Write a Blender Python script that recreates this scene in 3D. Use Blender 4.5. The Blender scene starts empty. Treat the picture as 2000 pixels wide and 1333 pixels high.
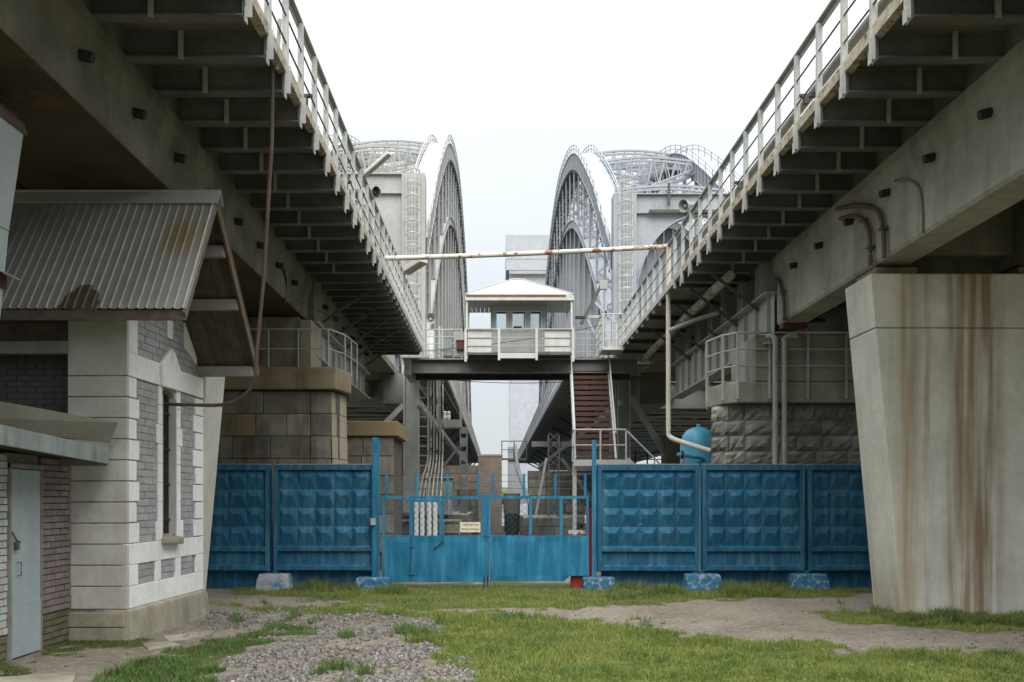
import bpy, bmesh, math, random
import numpy as np
from mathutils import Vector, Matrix

random.seed(7)
NP = np.random.default_rng(11)
scene = bpy.context.scene
col = scene.collection

# ------------------------------------------------------------------ camera
CAM_Z = 1.77
cam_d = bpy.data.cameras.new("camera")
cam = bpy.data.objects.new("camera", cam_d)
col.objects.link(cam)
cam.location = (0, 0, CAM_Z)
cam.rotation_euler = (math.radians(90), 0, 0)
cam_d.sensor_width = 36
cam_d.lens = 36
cam_d.shift_x = 0.0155
cam_d.shift_y = 0.1558
cam_d.clip_start = 0.1
cam_d.clip_end = 6000
scene.camera = cam

# ------------------------------------------------------------------ sky and sun
SUN_EL, SUN_AZ = 48, 176
world = bpy.data.worlds.new("World")
scene.world = world
world.use_nodes = True
wn, wl = world.node_tree.nodes, world.node_tree.links
for n in list(wn):
    wn.remove(n)
w_out = wn.new("ShaderNodeOutputWorld")
w_bg = wn.new("ShaderNodeBackground")
w_sky = wn.new("ShaderNodeTexSky")
w_sky.sky_type = 'NISHITA'
w_sky.sun_disc = False
w_sky.sun_elevation = math.radians(SUN_EL)
w_sky.sun_rotation = math.radians(SUN_AZ)
w_tc = wn.new("ShaderNodeTexCoord")
w_sep = wn.new("ShaderNodeSeparateXYZ")
wl.new(w_tc.outputs["Generated"], w_sep.inputs[0])
w_ramp = wn.new("ShaderNodeValToRGB")           # overcast: grey at the horizon, bright overhead
cr = w_ramp.color_ramp
cr.elements[0].position = 0.0
cr.elements[0].color = (2.8, 2.98, 3.1, 1)
cr.elements[1].position = 1.0
cr.elements[1].color = (18.0, 18.2, 18.0, 1)
for p, c in ((0.06, (3.1, 3.26, 3.36, 1)), (0.19, (3.7, 3.95, 4.1, 1)), (0.34, (4.6, 4.75, 4.8, 1)), (0.46, (6.0, 6.15, 6.15, 1)), (0.6, (9.8, 10.0, 9.9, 1))):
    e = cr.elements.new(p)
    e.color = c
wl.new(w_sep.outputs["Z"], w_ramp.inputs[0])
w_noise = wn.new("ShaderNodeTexNoise")
w_noise.inputs["Scale"].default_value = 2.2
w_noise.inputs["Detail"].default_value = 4
w_map = wn.new("ShaderNodeMapping")
w_map.inputs["Scale"].default_value = (1, 1, 2.5)
wl.new(w_tc.outputs["Generated"], w_map.inputs[0])
wl.new(w_map.outputs[0], w_noise.inputs["Vector"])
w_mr = wn.new("ShaderNodeMapRange")
w_mr.inputs["To Min"].default_value = 0.86
w_mr.inputs["To Max"].default_value = 1.10
wl.new(w_noise.outputs["Fac"], w_mr.inputs["Value"])
w_mul = wn.new("ShaderNodeVectorMath")
w_mul.operation = 'SCALE'
wl.new(w_ramp.outputs["Color"], w_mul.inputs[0])
wl.new(w_mr.outputs[0], w_mul.inputs["Scale"])
w_mix = wn.new("ShaderNodeMix")
w_mix.data_type = 'RGBA'
w_mix.inputs[0].default_value = 0.93            # almost all cloud, a little clear sky behind it
wl.new(w_sky.outputs[0], w_mix.inputs[6])
wl.new(w_mul.outputs[0], w_mix.inputs[7])
wl.new(w_mix.outputs[2], w_bg.inputs["Color"])
w_bg.inputs["Strength"].default_value = 0.1
wl.new(w_bg.outputs[0], w_out.inputs[0])

sun_d = bpy.data.lights.new("sun", 'SUN')
sun = bpy.data.objects.new("sun", sun_d)
col.objects.link(sun)
sun_d.energy = 1.5
sun_d.angle = math.radians(50)
sun_d.color = (1, 0.97, 0.92)
sun.location = (0, 0, 80)
_el, _az = math.radians(SUN_EL), math.radians(SUN_AZ)
sun_dir = Vector((math.sin(_az) * math.cos(_el), math.cos(_az) * math.cos(_el), math.sin(_el)))
sun.rotation_euler = sun_dir.to_track_quat('Z', 'Y').to_euler()

vs = scene.view_settings
vs.view_transform = 'Standard'
vs.look = 'None'
vs.exposure = 1.18
vs.gamma = 1.0
vs.use_curve_mapping = False
scene.render.engine = 'CYCLES'
scene.cycles.max_bounces = 6
scene.cycles.diffuse_bounces = 3
scene.cycles.glossy_bounces = 3
scene.cycles.use_denoising = True

# ------------------------------------------------------------------ materials
def mat(name, c, c2=None, rough=0.7, metal=0.0, scale=2.0, lo=0.35, hi=0.65,
        streak=None, s_amt=0.5, s_scale=3.0, s_lo=0.5, s_hi=0.7, s_z=0.06,
        rust=None, r_lo=0.6, r_hi=0.7, r_scale=4.0, rnd=0.0, bump=0.0, b_scale=40.0, wave=None, spec=0.3):
    m = bpy.data.materials.new(name)
    m.use_nodes = True
    nt = m.node_tree
    N, L = nt.nodes, nt.links
    bs = N["Principled BSDF"]
    bs.inputs["Roughness"].default_value = rough
    bs.inputs["Metallic"].default_value = metal
    bs.inputs["Specular IOR Level"].default_value = spec
    geo = N.new("ShaderNodeNewGeometry")
    def noise(sc, vec=None, det=5, rg=0.6):
        n = N.new("ShaderNodeTexNoise")
        n.inputs["Scale"].default_value = sc
        n.inputs["Detail"].default_value = det
        n.inputs["Roughness"].default_value = rg
        L.new(vec if vec else geo.outputs["Position"], n.inputs["Vector"])
        return n.outputs["Fac"]
    def ramp(v, a, b, to=1.0):
        r = N.new("ShaderNodeMapRange")
        r.inputs["From Min"].default_value = a
        r.inputs["From Max"].default_value = b
        r.inputs["To Max"].default_value = to
        L.new(v, r.inputs["Value"])
        return r.outputs[0]
    def mix(fac, a, b):
        x = N.new("ShaderNodeMix")
        x.data_type = 'RGBA'
        L.new(fac, x.inputs[0])
        for s, i in ((a, 6), (b, 7)):
            if isinstance(s, tuple):
                x.inputs[i].default_value = (*s, 1)
            else:
                L.new(s, x.inputs[i])
        return x.outputs[2]
    c2 = c2 or tuple(k * 0.75 for k in c)
    cur = mix(ramp(noise(scale), lo, hi), c, c2)
    fine = N.new("ShaderNodeMapRange")
    fine.inputs["To Min"].default_value = 0.8
    fine.inputs["To Max"].default_value = 1.2
    L.new(noise(scale * 9, det=3), fine.inputs["Value"])
    sm = N.new("ShaderNodeVectorMath")
    sm.operation = 'SCALE'
    L.new(cur, sm.inputs[0])
    L.new(fine.outputs[0], sm.inputs["Scale"])
    cur = sm.outputs[0]
    if streak:
        mp = N.new("ShaderNodeMapping")
        mp.inputs["Scale"].default_value = (1, 1, s_z)
        L.new(geo.outputs["Position"], mp.inputs[0])
        cur = mix(ramp(noise(s_scale, mp.outputs[0], 6), s_lo, s_hi, s_amt), cur, streak)
    if rust:
        cur = mix(ramp(noise(r_scale, det=8, rg=0.7), r_lo, r_hi), cur, rust)
    if rnd:
        oi = N.new("ShaderNodeObjectInfo")
        rr = N.new("ShaderNodeMapRange")
        rr.inputs["To Min"].default_value = 1 - rnd
        rr.inputs["To Max"].default_value = 1 + rnd
        L.new(oi.outputs["Random"], rr.inputs["Value"])
        sm2 = N.new("ShaderNodeVectorMath")
        sm2.operation = 'SCALE'
        L.new(cur, sm2.inputs[0])
        L.new(rr.outputs[0], sm2.inputs["Scale"])
        cur = sm2.outputs[0]
    L.new(cur, bs.inputs["Base Color"])
    if bump:
        bp = N.new("ShaderNodeBump")
        bp.inputs["Strength"].default_value = bump
        bp.inputs["Distance"].default_value = 0.02
        L.new(noise(b_scale, det=4), bp.inputs["Height"])
        L.new(bp.outputs[0], bs.inputs["Normal"])
    return m

RUST = (0.16, 0.065, 0.025)
M = {}
M['concrete'] = mat('concrete', (0.36, 0.36, 0.33), (0.27, 0.27, 0.235), 0.9, scale=0.8, streak=(0.13, 0.12, 0.09), s_amt=0.45, s_scale=2.5, bump=0.25)
M['concrete_dark'] = mat('shaded and stained concrete', (0.205, 0.195, 0.155), (0.105, 0.098, 0.07), 0.9, scale=0.9, streak=(0.09, 0.08, 0.055), s_amt=0.5, s_scale=1.8, s_z=0.25, bump=0.3)  # stain streaks over a base darkened for the shade under the decks
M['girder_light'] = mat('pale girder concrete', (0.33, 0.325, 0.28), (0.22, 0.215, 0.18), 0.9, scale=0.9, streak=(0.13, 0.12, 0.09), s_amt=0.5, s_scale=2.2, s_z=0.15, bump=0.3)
M['soffit'] = mat('shaded and stained brown soffit', (0.075, 0.058, 0.036), (0.045, 0.034, 0.022), 0.95, scale=0.6, rust=(0.16, 0.085, 0.035), r_lo=0.55, r_hi=0.75, r_scale=0.8, bump=0.3)  # brown stains, on a base darkened to stand for underside shade
M['cap_concrete'] = mat('brown cap concrete', (0.225, 0.185, 0.12), (0.145, 0.115, 0.07), 0.9, scale=1.4, streak=(0.06, 0.05, 0.035), s_amt=0.7, s_scale=1.8, s_lo=0.56, s_hi=0.68, bump=0.3)
M['cap_grey'] = mat('grey cap concrete', (0.285, 0.28, 0.245), (0.19, 0.182, 0.155), 0.9, scale=1.4, streak=(0.11, 0.095, 0.06), s_amt=0.6, s_scale=2.0, bump=0.3)
M['white_steel'] = mat('white steel paint', (0.42, 0.43, 0.415), (0.33, 0.335, 0.32), 0.55, scale=4, rust=(0.30, 0.19, 0.10), r_lo=0.62, r_hi=0.74, r_scale=5)
M['beam'] = mat('shaded beam paint', (0.15, 0.153, 0.15), (0.085, 0.085, 0.08), 0.6, scale=1.2, rust=(0.10, 0.07, 0.045), r_lo=0.6, r_hi=0.75, r_scale=3)  # shade under the decks is put into this darker grey
M['grey_steel'] = mat('grey steel paint', (0.37, 0.38, 0.37), (0.29, 0.30, 0.29), 0.5, scale=1.5, rust=(0.20, 0.13, 0.08), r_lo=0.66, r_hi=0.78, r_scale=3)
M['dark_steel'] = mat('dirty steel', (0.105, 0.10, 0.09), (0.06, 0.055, 0.048), 0.65, scale=2, rust=RUST, r_lo=0.6, r_hi=0.75, r_scale=4)
M['slab_edge'] = mat('rusty slab edge', (0.48, 0.44, 0.36), (0.32, 0.27, 0.19), 0.9, scale=6, rust=(0.10, 0.06, 0.035), r_lo=0.52, r_hi=0.62, r_scale=9, bump=0.4)
M['bridge'] = mat('blue grey bridge paint', (0.335, 0.36, 0.395), (0.27, 0.295, 0.33), 0.45, scale=0.5, streak=(0.28, 0.27, 0.25), s_amt=0.45, s_scale=2, rust=(0.27, 0.21, 0.16), r_lo=0.68, r_hi=0.8, r_scale=1.5)
M['bridge_warm'] = mat('pale grey bridge paint', (0.385, 0.392, 0.385), (0.32, 0.325, 0.32), 0.45, scale=0.5, streak=(0.32, 0.31, 0.29), s_amt=0.4, s_scale=2)
M['rung'] = mat('shaded rib stiffener paint', (0.13, 0.135, 0.14), (0.10, 0.10, 0.105), 0.6, scale=1)  # underside shade put into the bar colour; side bars keep the bridge paint
M['bridge_top'] = mat('white walkway paint', (0.52, 0.525, 0.52), (0.42, 0.41, 0.385), 0.5, scale=1.2)
M['far_tower'] = mat('haze paled tower paint', (0.40, 0.42, 0.455), (0.37, 0.39, 0.42), 0.6, scale=0.15)  # distance haze is put into the colour as a paler tone
M['pipe'] = mat('dull pipe', (0.33, 0.33, 0.30), (0.25, 0.25, 0.22), 0.55, scale=3, rust=RUST, r_lo=0.64, r_hi=0.74, r_scale=4)
M['pipe_white'] = mat('flaking white pipe', (0.6, 0.58, 0.52), (0.5, 0.48, 0.42), 0.6, scale=4, rust=(0.22, 0.10, 0.045), r_lo=0.50, r_hi=0.58, r_scale=3.0)
M['pipe_stained'] = mat('stained pale pipe', (0.52, 0.50, 0.44), (0.44, 0.41, 0.34), 0.6, scale=2, rust=(0.30, 0.20, 0.12), r_lo=0.64, r_hi=0.76, r_scale=4)
M['pipe_clean'] = mat('white plastic pipe', (0.72, 0.74, 0.76), (0.66, 0.68, 0.70), 0.4, scale=4)
M['pipe_brown'] = mat('brown pipe', (0.115, 0.08, 0.06), (0.08, 0.055, 0.042), 0.6, scale=3)
M['lag'] = mat('ragged lagging', (0.5, 0.5, 0.47), (0.30, 0.28, 0.23), 0.8, scale=5, rust=(0.16, 0.12, 0.08), r_lo=0.52, r_hi=0.6, r_scale=5, bump=0.6, b_scale=20)
M['red_steel'] = mat('dark red steel', (0.10, 0.028, 0.022), (0.06, 0.022, 0.018), 0.6, scale=5)
M['red_brown'] = mat('red brown stair paint', (0.08, 0.036, 0.028), (0.05, 0.025, 0.02), 0.7, scale=3)
M['red'] = mat('red paint', (0.30, 0.025, 0.02), (0.22, 0.02, 0.02), 0.6, scale=4)
M['fence'] = mat('blue fence paint', (0.013, 0.105, 0.19), (0.006, 0.062, 0.125), 0.72, scale=3.2, streak=(0.07, 0.185, 0.26), s_amt=0.7, s_scale=8, s_lo=0.48, s_hi=0.70, s_z=0.10, rust=(0.17, 0.27, 0.34), r_lo=0.64, r_hi=0.72, r_scale=6, rnd=0.13, bump=0.35, b_scale=45)
M['fence_foot'] = mat('chipped blue concrete', (0.04, 0.15, 0.25), (0.02, 0.10, 0.19), 0.85, scale=5, rust=(0.24, 0.30, 0.34), r_lo=0.52, r_hi=0.60, r_scale=9, bump=0.6, b_scale=25)
M['fence_foot_grey'] = mat('bare chipped concrete', (0.32, 0.34, 0.36), (0.22, 0.25, 0.28), 0.85, scale=4, rust=(0.05, 0.17, 0.31), r_lo=0.56, r_hi=0.62, r_scale=4, bump=0.6, b_scale=25)
M['gate'] = mat('bright blue gate paint', (0.009, 0.132, 0.245), (0.006, 0.10, 0.19), 0.5, scale=2, streak=(0.05, 0.26, 0.40), s_amt=0.6, s_scale=9, s_lo=0.46, s_hi=0.66, s_z=0.08, rust=(0.05, 0.05, 0.045), r_lo=0.72, r_hi=0.78, r_scale=9)
M['tank'] = mat('sky blue tank paint', (0.075, 0.30, 0.44), (0.05, 0.24, 0.37), 0.5, scale=3, streak=(0.22, 0.40, 0.48), s_amt=0.4, s_scale=8, s_z=0.1)
M['render_white'] = mat('white render', (0.76, 0.77, 0.755), (0.67, 0.675, 0.655), 0.85, scale=1.2, streak=(0.42, 0.41, 0.36), s_amt=0.4, s_scale=3, s_lo=0.55, s_hi=0.75, bump=0.15)
M['render_cream_shaded'] = mat('shaded cream render', (0.48, 0.472, 0.43), (0.385, 0.375, 0.335), 0.9, scale=1.5, streak=(0.30, 0.27, 0.20), s_amt=0.45, s_scale=3.5, bump=0.15)  # duller copy of the white render, with the front's shade in its colour
M['plinth'] = mat('dirty plinth render', (0.34, 0.315, 0.25), (0.21, 0.19, 0.145), 0.95, scale=2, streak=(0.17, 0.14, 0.10), s_amt=0.5, s_scale=2, s_z=0.3, bump=0.5, b_scale=14)
M['brick_grey'] = mat('grey painted brick', (0.345, 0.35, 0.355), (0.285, 0.29, 0.295), 0.85, scale=6, rnd=0.09, bump=0.5)
M['mortar_grey'] = mat('grey mortar', (0.27, 0.272, 0.278), (0.20, 0.20, 0.205), 0.95, scale=8)
M['brick_pink'] = mat('dull mauve brick', (0.235, 0.195, 0.19), (0.18, 0.15, 0.145), 0.9, scale=5, rnd=0.15, streak=(0.33, 0.28, 0.26), s_amt=0.3, bump=0.6)
M['brick_moss'] = mat('mossy brick', (0.12, 0.125, 0.05), (0.17, 0.14, 0.11), 0.95, scale=3, rnd=0.15, bump=0.6)
M['brick_white'] = mat('limewashed brick', (0.50, 0.51, 0.50), (0.40, 0.40, 0.38), 0.9, scale=5, rnd=0.1, bump=0.6)
M['mortar_dark'] = mat('dark mortar', (0.13, 0.105, 0.10), (0.09, 0.075, 0.07), 0.95, scale=6)
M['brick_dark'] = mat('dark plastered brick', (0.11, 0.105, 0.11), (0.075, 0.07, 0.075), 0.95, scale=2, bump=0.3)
M['timber'] = mat('old brown timber', (0.10, 0.085, 0.068), (0.06, 0.05, 0.04), 0.9, scale=6, rnd=0.2, bump=0.4)
M['timber_grey'] = mat('weathered grey timber', (0.27, 0.26, 0.235), (0.19, 0.18, 0.16), 0.9, scale=5, bump=0.4)
M['verge'] = mat('worn verge board', (0.17, 0.115, 0.075), (0.10, 0.075, 0.05), 0.9, scale=5)
M['door'] = mat('pale blue grey door paint', (0.36, 0.42, 0.44), (0.31, 0.365, 0.385), 0.6, scale=2, streak=(0.27, 0.29, 0.28), s_amt=0.5, s_scale=5)
M['fascia'] = mat('grey green fascia', (0.25, 0.285, 0.28), (0.18, 0.20, 0.19), 0.7, scale=3, streak=(0.10, 0.10, 0.08), s_amt=0.6, s_scale=6)
M['flashing'] = mat('khaki sheet metal', (0.22, 0.215, 0.175), (0.19, 0.185, 0.15), 0.6, scale=2)
M['board_pale'] = mat('pale board', (0.50, 0.46, 0.36), (0.42, 0.37, 0.27), 0.9, scale=3)
M['stack'] = mat('pale asbestos sheet', (0.40, 0.44, 0.46), (0.35, 0.39, 0.41), 0.8, scale=3, bump=0.2)
M['stone_a'] = mat('grey brown ashlar', (0.205, 0.192, 0.158), (0.125, 0.115, 0.092), 0.9, scale=2.6, rnd=0.22, streak=(0.055, 0.048, 0.036), s_amt=0.85, s_scale=2.4, s_lo=0.47, s_hi=0.64, s_z=0.14, rust=(0.20, 0.14, 0.075), r_lo=0.56, r_hi=0.7, r_scale=1.6, bump=0.4)
M['stone_b'] = mat('ochre ashlar', (0.21, 0.16, 0.095), (0.155, 0.12, 0.075), 0.9, scale=2, rnd=0.12, streak=(0.08, 0.06, 0.04), s_amt=0.6, s_scale=2.2, s_lo=0.53, s_hi=0.68, bump=0.4)
M['stone_c'] = mat('pale corner ashlar', (0.33, 0.295, 0.23), (0.25, 0.22, 0.165), 0.9, scale=3, streak=(0.25, 0.18, 0.09), s_amt=0.5, s_scale=5, bump=0.3)
M['rock'] = mat('rock faced granite', (0.26, 0.252, 0.225), (0.13, 0.125, 0.11), 0.95, scale=3, rnd=0.22, streak=(0.36, 0.33, 0.28), s_amt=0.45, s_scale=5, s_lo=0.6, s_hi=0.74, s_z=0.12, bump=0.9, b_scale=14)
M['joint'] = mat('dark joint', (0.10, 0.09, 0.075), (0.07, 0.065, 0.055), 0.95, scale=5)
M['brick_pier'] = mat('brown grey brick', (0.22, 0.185, 0.155), (0.16, 0.13, 0.11), 0.95, scale=2, rnd=0.15)
M['black'] = mat('black fitting', (0.03, 0.03, 0.03), (0.02, 0.02, 0.02), 0.6)
M['horn'] = mat('grey horn paint', (0.28, 0.28, 0.26), (0.2, 0.2, 0.19), 0.5)
M['horn_dark'] = mat('dark horn paint', (0.04, 0.043, 0.05), (0.03, 0.03, 0.035), 0.4)
M['cabin'] = mat('cabin grey cladding', (0.33, 0.335, 0.325), (0.27, 0.275, 0.265), 0.6, scale=2)
M['cabin_white'] = mat('cabin white panel', (0.50, 0.50, 0.475), (0.42, 0.415, 0.385), 0.5, scale=3, rust=(0.35, 0.22, 0.12), r_lo=0.72, r_hi=0.8, r_scale=6)
M['cabin_roof'] = mat('white roof sheet', (0.56, 0.555, 0.52), (0.48, 0.47, 0.43), 0.5, scale=2)
M['lamp_glass'] = mat('dusty lamp glass', (0.35, 0.30, 0.22), (0.28, 0.24, 0.18), 0.2)
M['sign'] = mat('cream sign paint', (0.62, 0.58, 0.45), (0.55, 0.50, 0.38), 0.6, scale=8)
M['ink'] = mat('black lettering', (0.05, 0.045, 0.04), (0.04, 0.035, 0.03), 0.7)
M['yellow'] = mat('ochre stained cap', (0.22, 0.155, 0.075), (0.165, 0.14, 0.10), 0.9, scale=2)
M['tree'] = mat('far foliage', (0.05, 0.085, 0.03), (0.08, 0.12, 0.05), 0.9, scale=0.3)
M['wire'] = mat('mesh wire', (0.02, 0.10, 0.16), (0.05, 0.08, 0.10), 0.6)

g = bpy.data.materials.new('window glass')
g.use_nodes = True
gb = g.node_tree.nodes["Principled BSDF"]
gb.inputs["Base Color"].default_value = (0.8, 0.85, 0.86, 1)
gb.inputs["Roughness"].default_value = 0.03
gb.inputs["Transmission Weight"].default_value = 1.0
gb.inputs["IOR"].default_value = 1.1
M['glass'] = g
w = bpy.data.materials.new('river water')
w.use_nodes = True
wb = w.node_tree.nodes["Principled BSDF"]
wb.inputs["Base Color"].default_value = (0.03, 0.045, 0.05, 1)
wb.inputs["Roughness"].default_value = 0.12
_n = w.node_tree.nodes.new("ShaderNodeTexNoise")
_n.inputs["Scale"].default_value = 0.8
_b = w.node_tree.nodes.new("ShaderNodeBump")
_b.inputs["Strength"].default_value = 0.3
w.node_tree.links.new(_n.outputs["Fac"], _b.inputs["Height"])
w.node_tree.links.new(_b.outputs[0], wb.inputs["Normal"])
M['water'] = w

# corrugated roof: grey zinc with a wet dark patch and rust blooms where the sheet is worn
def roof_mat():
    m = mat('zinc roof sheet', (0.37, 0.37, 0.35), (0.27, 0.268, 0.25), 0.5, metal=0.25, scale=0.7, bump=0.0, spec=0.5)
    nt = m.node_tree
    N, L = nt.nodes, nt.links
    bs = N["Principled BSDF"]
    src = bs.inputs["Base Color"].links[0].from_socket
    geo = N.new("ShaderNodeNewGeometry")
    def blob(c, r, a, b):
        v = N.new("ShaderNodeVectorMath"); v.operation = 'SUBTRACT'
        L.new(geo.outputs["Position"], v.inputs[0]); v.inputs[1].default_value = c
        d = N.new("ShaderNodeVectorMath"); d.operation = 'DIVIDE'
        L.new(v.outputs[0], d.inputs[0]); d.inputs[1].default_value = r
        ln = N.new("ShaderNodeVectorMath"); ln.operation = 'LENGTH'
        L.new(d.outputs[0], ln.inputs[0])
        n = N.new("ShaderNodeTexNoise"); n.inputs["Scale"].default_value = 9
        L.new(geo.outputs["Position"], n.inputs["Vector"])
        s = N.new("ShaderNodeMath"); s.operation = 'MULTIPLY_ADD'
        L.new(n.outputs["Fac"], s.inputs[0]); s.inputs[1].default_value = 0.5
        L.new(ln.outputs["Value"], s.inputs[2])
        r_ = N.new("ShaderNodeMapRange")
        r_.inputs["From Min"].default_value = a; r_.inputs["From Max"].default_value = b
        r_.inputs["To Min"].default_value = 1; r_.inputs["To Max"].default_value = 0
        L.new(s.outputs[0], r_.inputs["Value"])
        return r_.outputs[0]
    def mix(f, a, b):
        x = N.new("ShaderNodeMix"); x.data_type = 'RGBA'
        L.new(f, x.inputs[0]); L.new(a, x.inputs[6]); x.inputs[7].default_value = (*b, 1)
        return x.outputs[2]
    cur = mix(blob((-4.95, 12.1, 4.1), (0.24, 0.36, 0.42), 1.2, 1.25), src, (0.10, 0.085, 0.055))
    cur = mix(blob((-3.98, 12.9, 5.15), (0.32, 0.5, 0.5), 0.5, 1.5), cur, (0.26, 0.195, 0.115))
    L.new(cur, bs.inputs["Base Color"])
    return m
M['roof'] = roof_mat()

# right hand pillar: pale board marked concrete with long rust runs below the bearings
def pillar_mat():
    m = mat('rust streaked pillar concrete', (0.55, 0.54, 0.48), (0.45, 0.44, 0.385), 0.9, scale=0.9, streak=(0.27, 0.26, 0.22), s_amt=0.5, s_scale=2.2, bump=0.3, b_scale=30)
    nt = m.node_tree
    N, L = nt.nodes, nt.links
    bs = N["Principled BSDF"]
    src = bs.inputs["Base Color"].links[0].from_socket
    geo = N.new("ShaderNodeNewGeometry")
    sep = N.new("ShaderNodeSeparateXYZ"); L.new(geo.outputs["Position"], sep.inputs[0])
    mp = N.new("ShaderNodeMapping"); mp.inputs["Scale"].default_value = (1, 0.3, 0.05)
    L.new(geo.outputs["Position"], mp.inputs[0])
    n = N.new("ShaderNodeTexNoise"); n.inputs["Scale"].default_value = 9; n.inputs["Detail"].default_value = 6
    L.new(mp.outputs[0], n.inputs["Vector"])
    n2 = N.new("ShaderNodeTexNoise"); n2.inputs["Scale"].default_value = 1.1
    L.new(geo.outputs["Position"], n2.inputs["Vector"])
    cur = src
    for x0, wid, amt, c in ((6.26, 0.19, 0.75, (0.28, 0.19, 0.085)), (6.57, 0.06, 0.6, (0.23, 0.16, 0.075)),
                            (7.04, 0.24, 0.75, (0.185, 0.115, 0.05)), (7.42, 0.36, 0.85, (0.165, 0.10, 0.045)), (7.2, 0.12, 0.55, (0.24, 0.15, 0.06)),
                            (8.9, 0.2, 0.7, (0.2, 0.12, 0.05)), (10.2, 0.1, 0.7, (0.2, 0.12, 0.05)),
                            (-5.2, 0.1, 0.8, (0.27, 0.185, 0.08)), (-6.4, 0.2, 0.8, (0.17, 0.10, 0.045))):
        # the run wanders a little on its way down
        wob = N.new("ShaderNodeMath"); wob.operation = 'MULTIPLY_ADD'
        L.new(n2.outputs["Fac"], wob.inputs[0]); wob.inputs[1].default_value = 0.12; wob.inputs[2].default_value = x0 - 0.06
        d = N.new("ShaderNodeMath"); d.operation = 'SUBTRACT'
        L.new(sep.outputs["X"], d.inputs[0]); L.new(wob.outputs[0], d.inputs[1])
        a = N.new("ShaderNodeMath"); a.operation = 'ABSOLUTE'; L.new(d.outputs[0], a.inputs[0])
        r = N.new("ShaderNodeMapRange")
        r.inputs["From Min"].default_value = wid; r.inputs["From Max"].default_value = wid * 0.35
        r.inputs["To Max"].default_value = amt
        L.new(a.outputs[0], r.inputs["Value"])
        k = N.new("ShaderNodeMapRange")
        k.inputs["From Min"].default_value = 0.3; k.inputs["From Max"].default_value = 0.62
        L.new(n.outputs["Fac"], k.inputs["Value"])
        p = N.new("ShaderNodeMath"); p.operation = 'MULTIPLY'
        L.new(r.outputs[0], p.inputs[0]); L.new(k.outputs[0], p.inputs[1])
        x = N.new("ShaderNodeMix"); x.data_type = 'RGBA'
        L.new(p.outputs[0], x.inputs[0]); L.new(cur, x.inputs[6]); x.inputs[7].default_value = (*c, 1)
        cur = x.outputs[2]
    L.new(cur, bs.inputs["Base Color"])
    return m
M['pillar'] = pillar_mat()

# ------------------------------------------------------------------ mesh kit
WM = {}            # world matrix of every object made here

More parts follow.
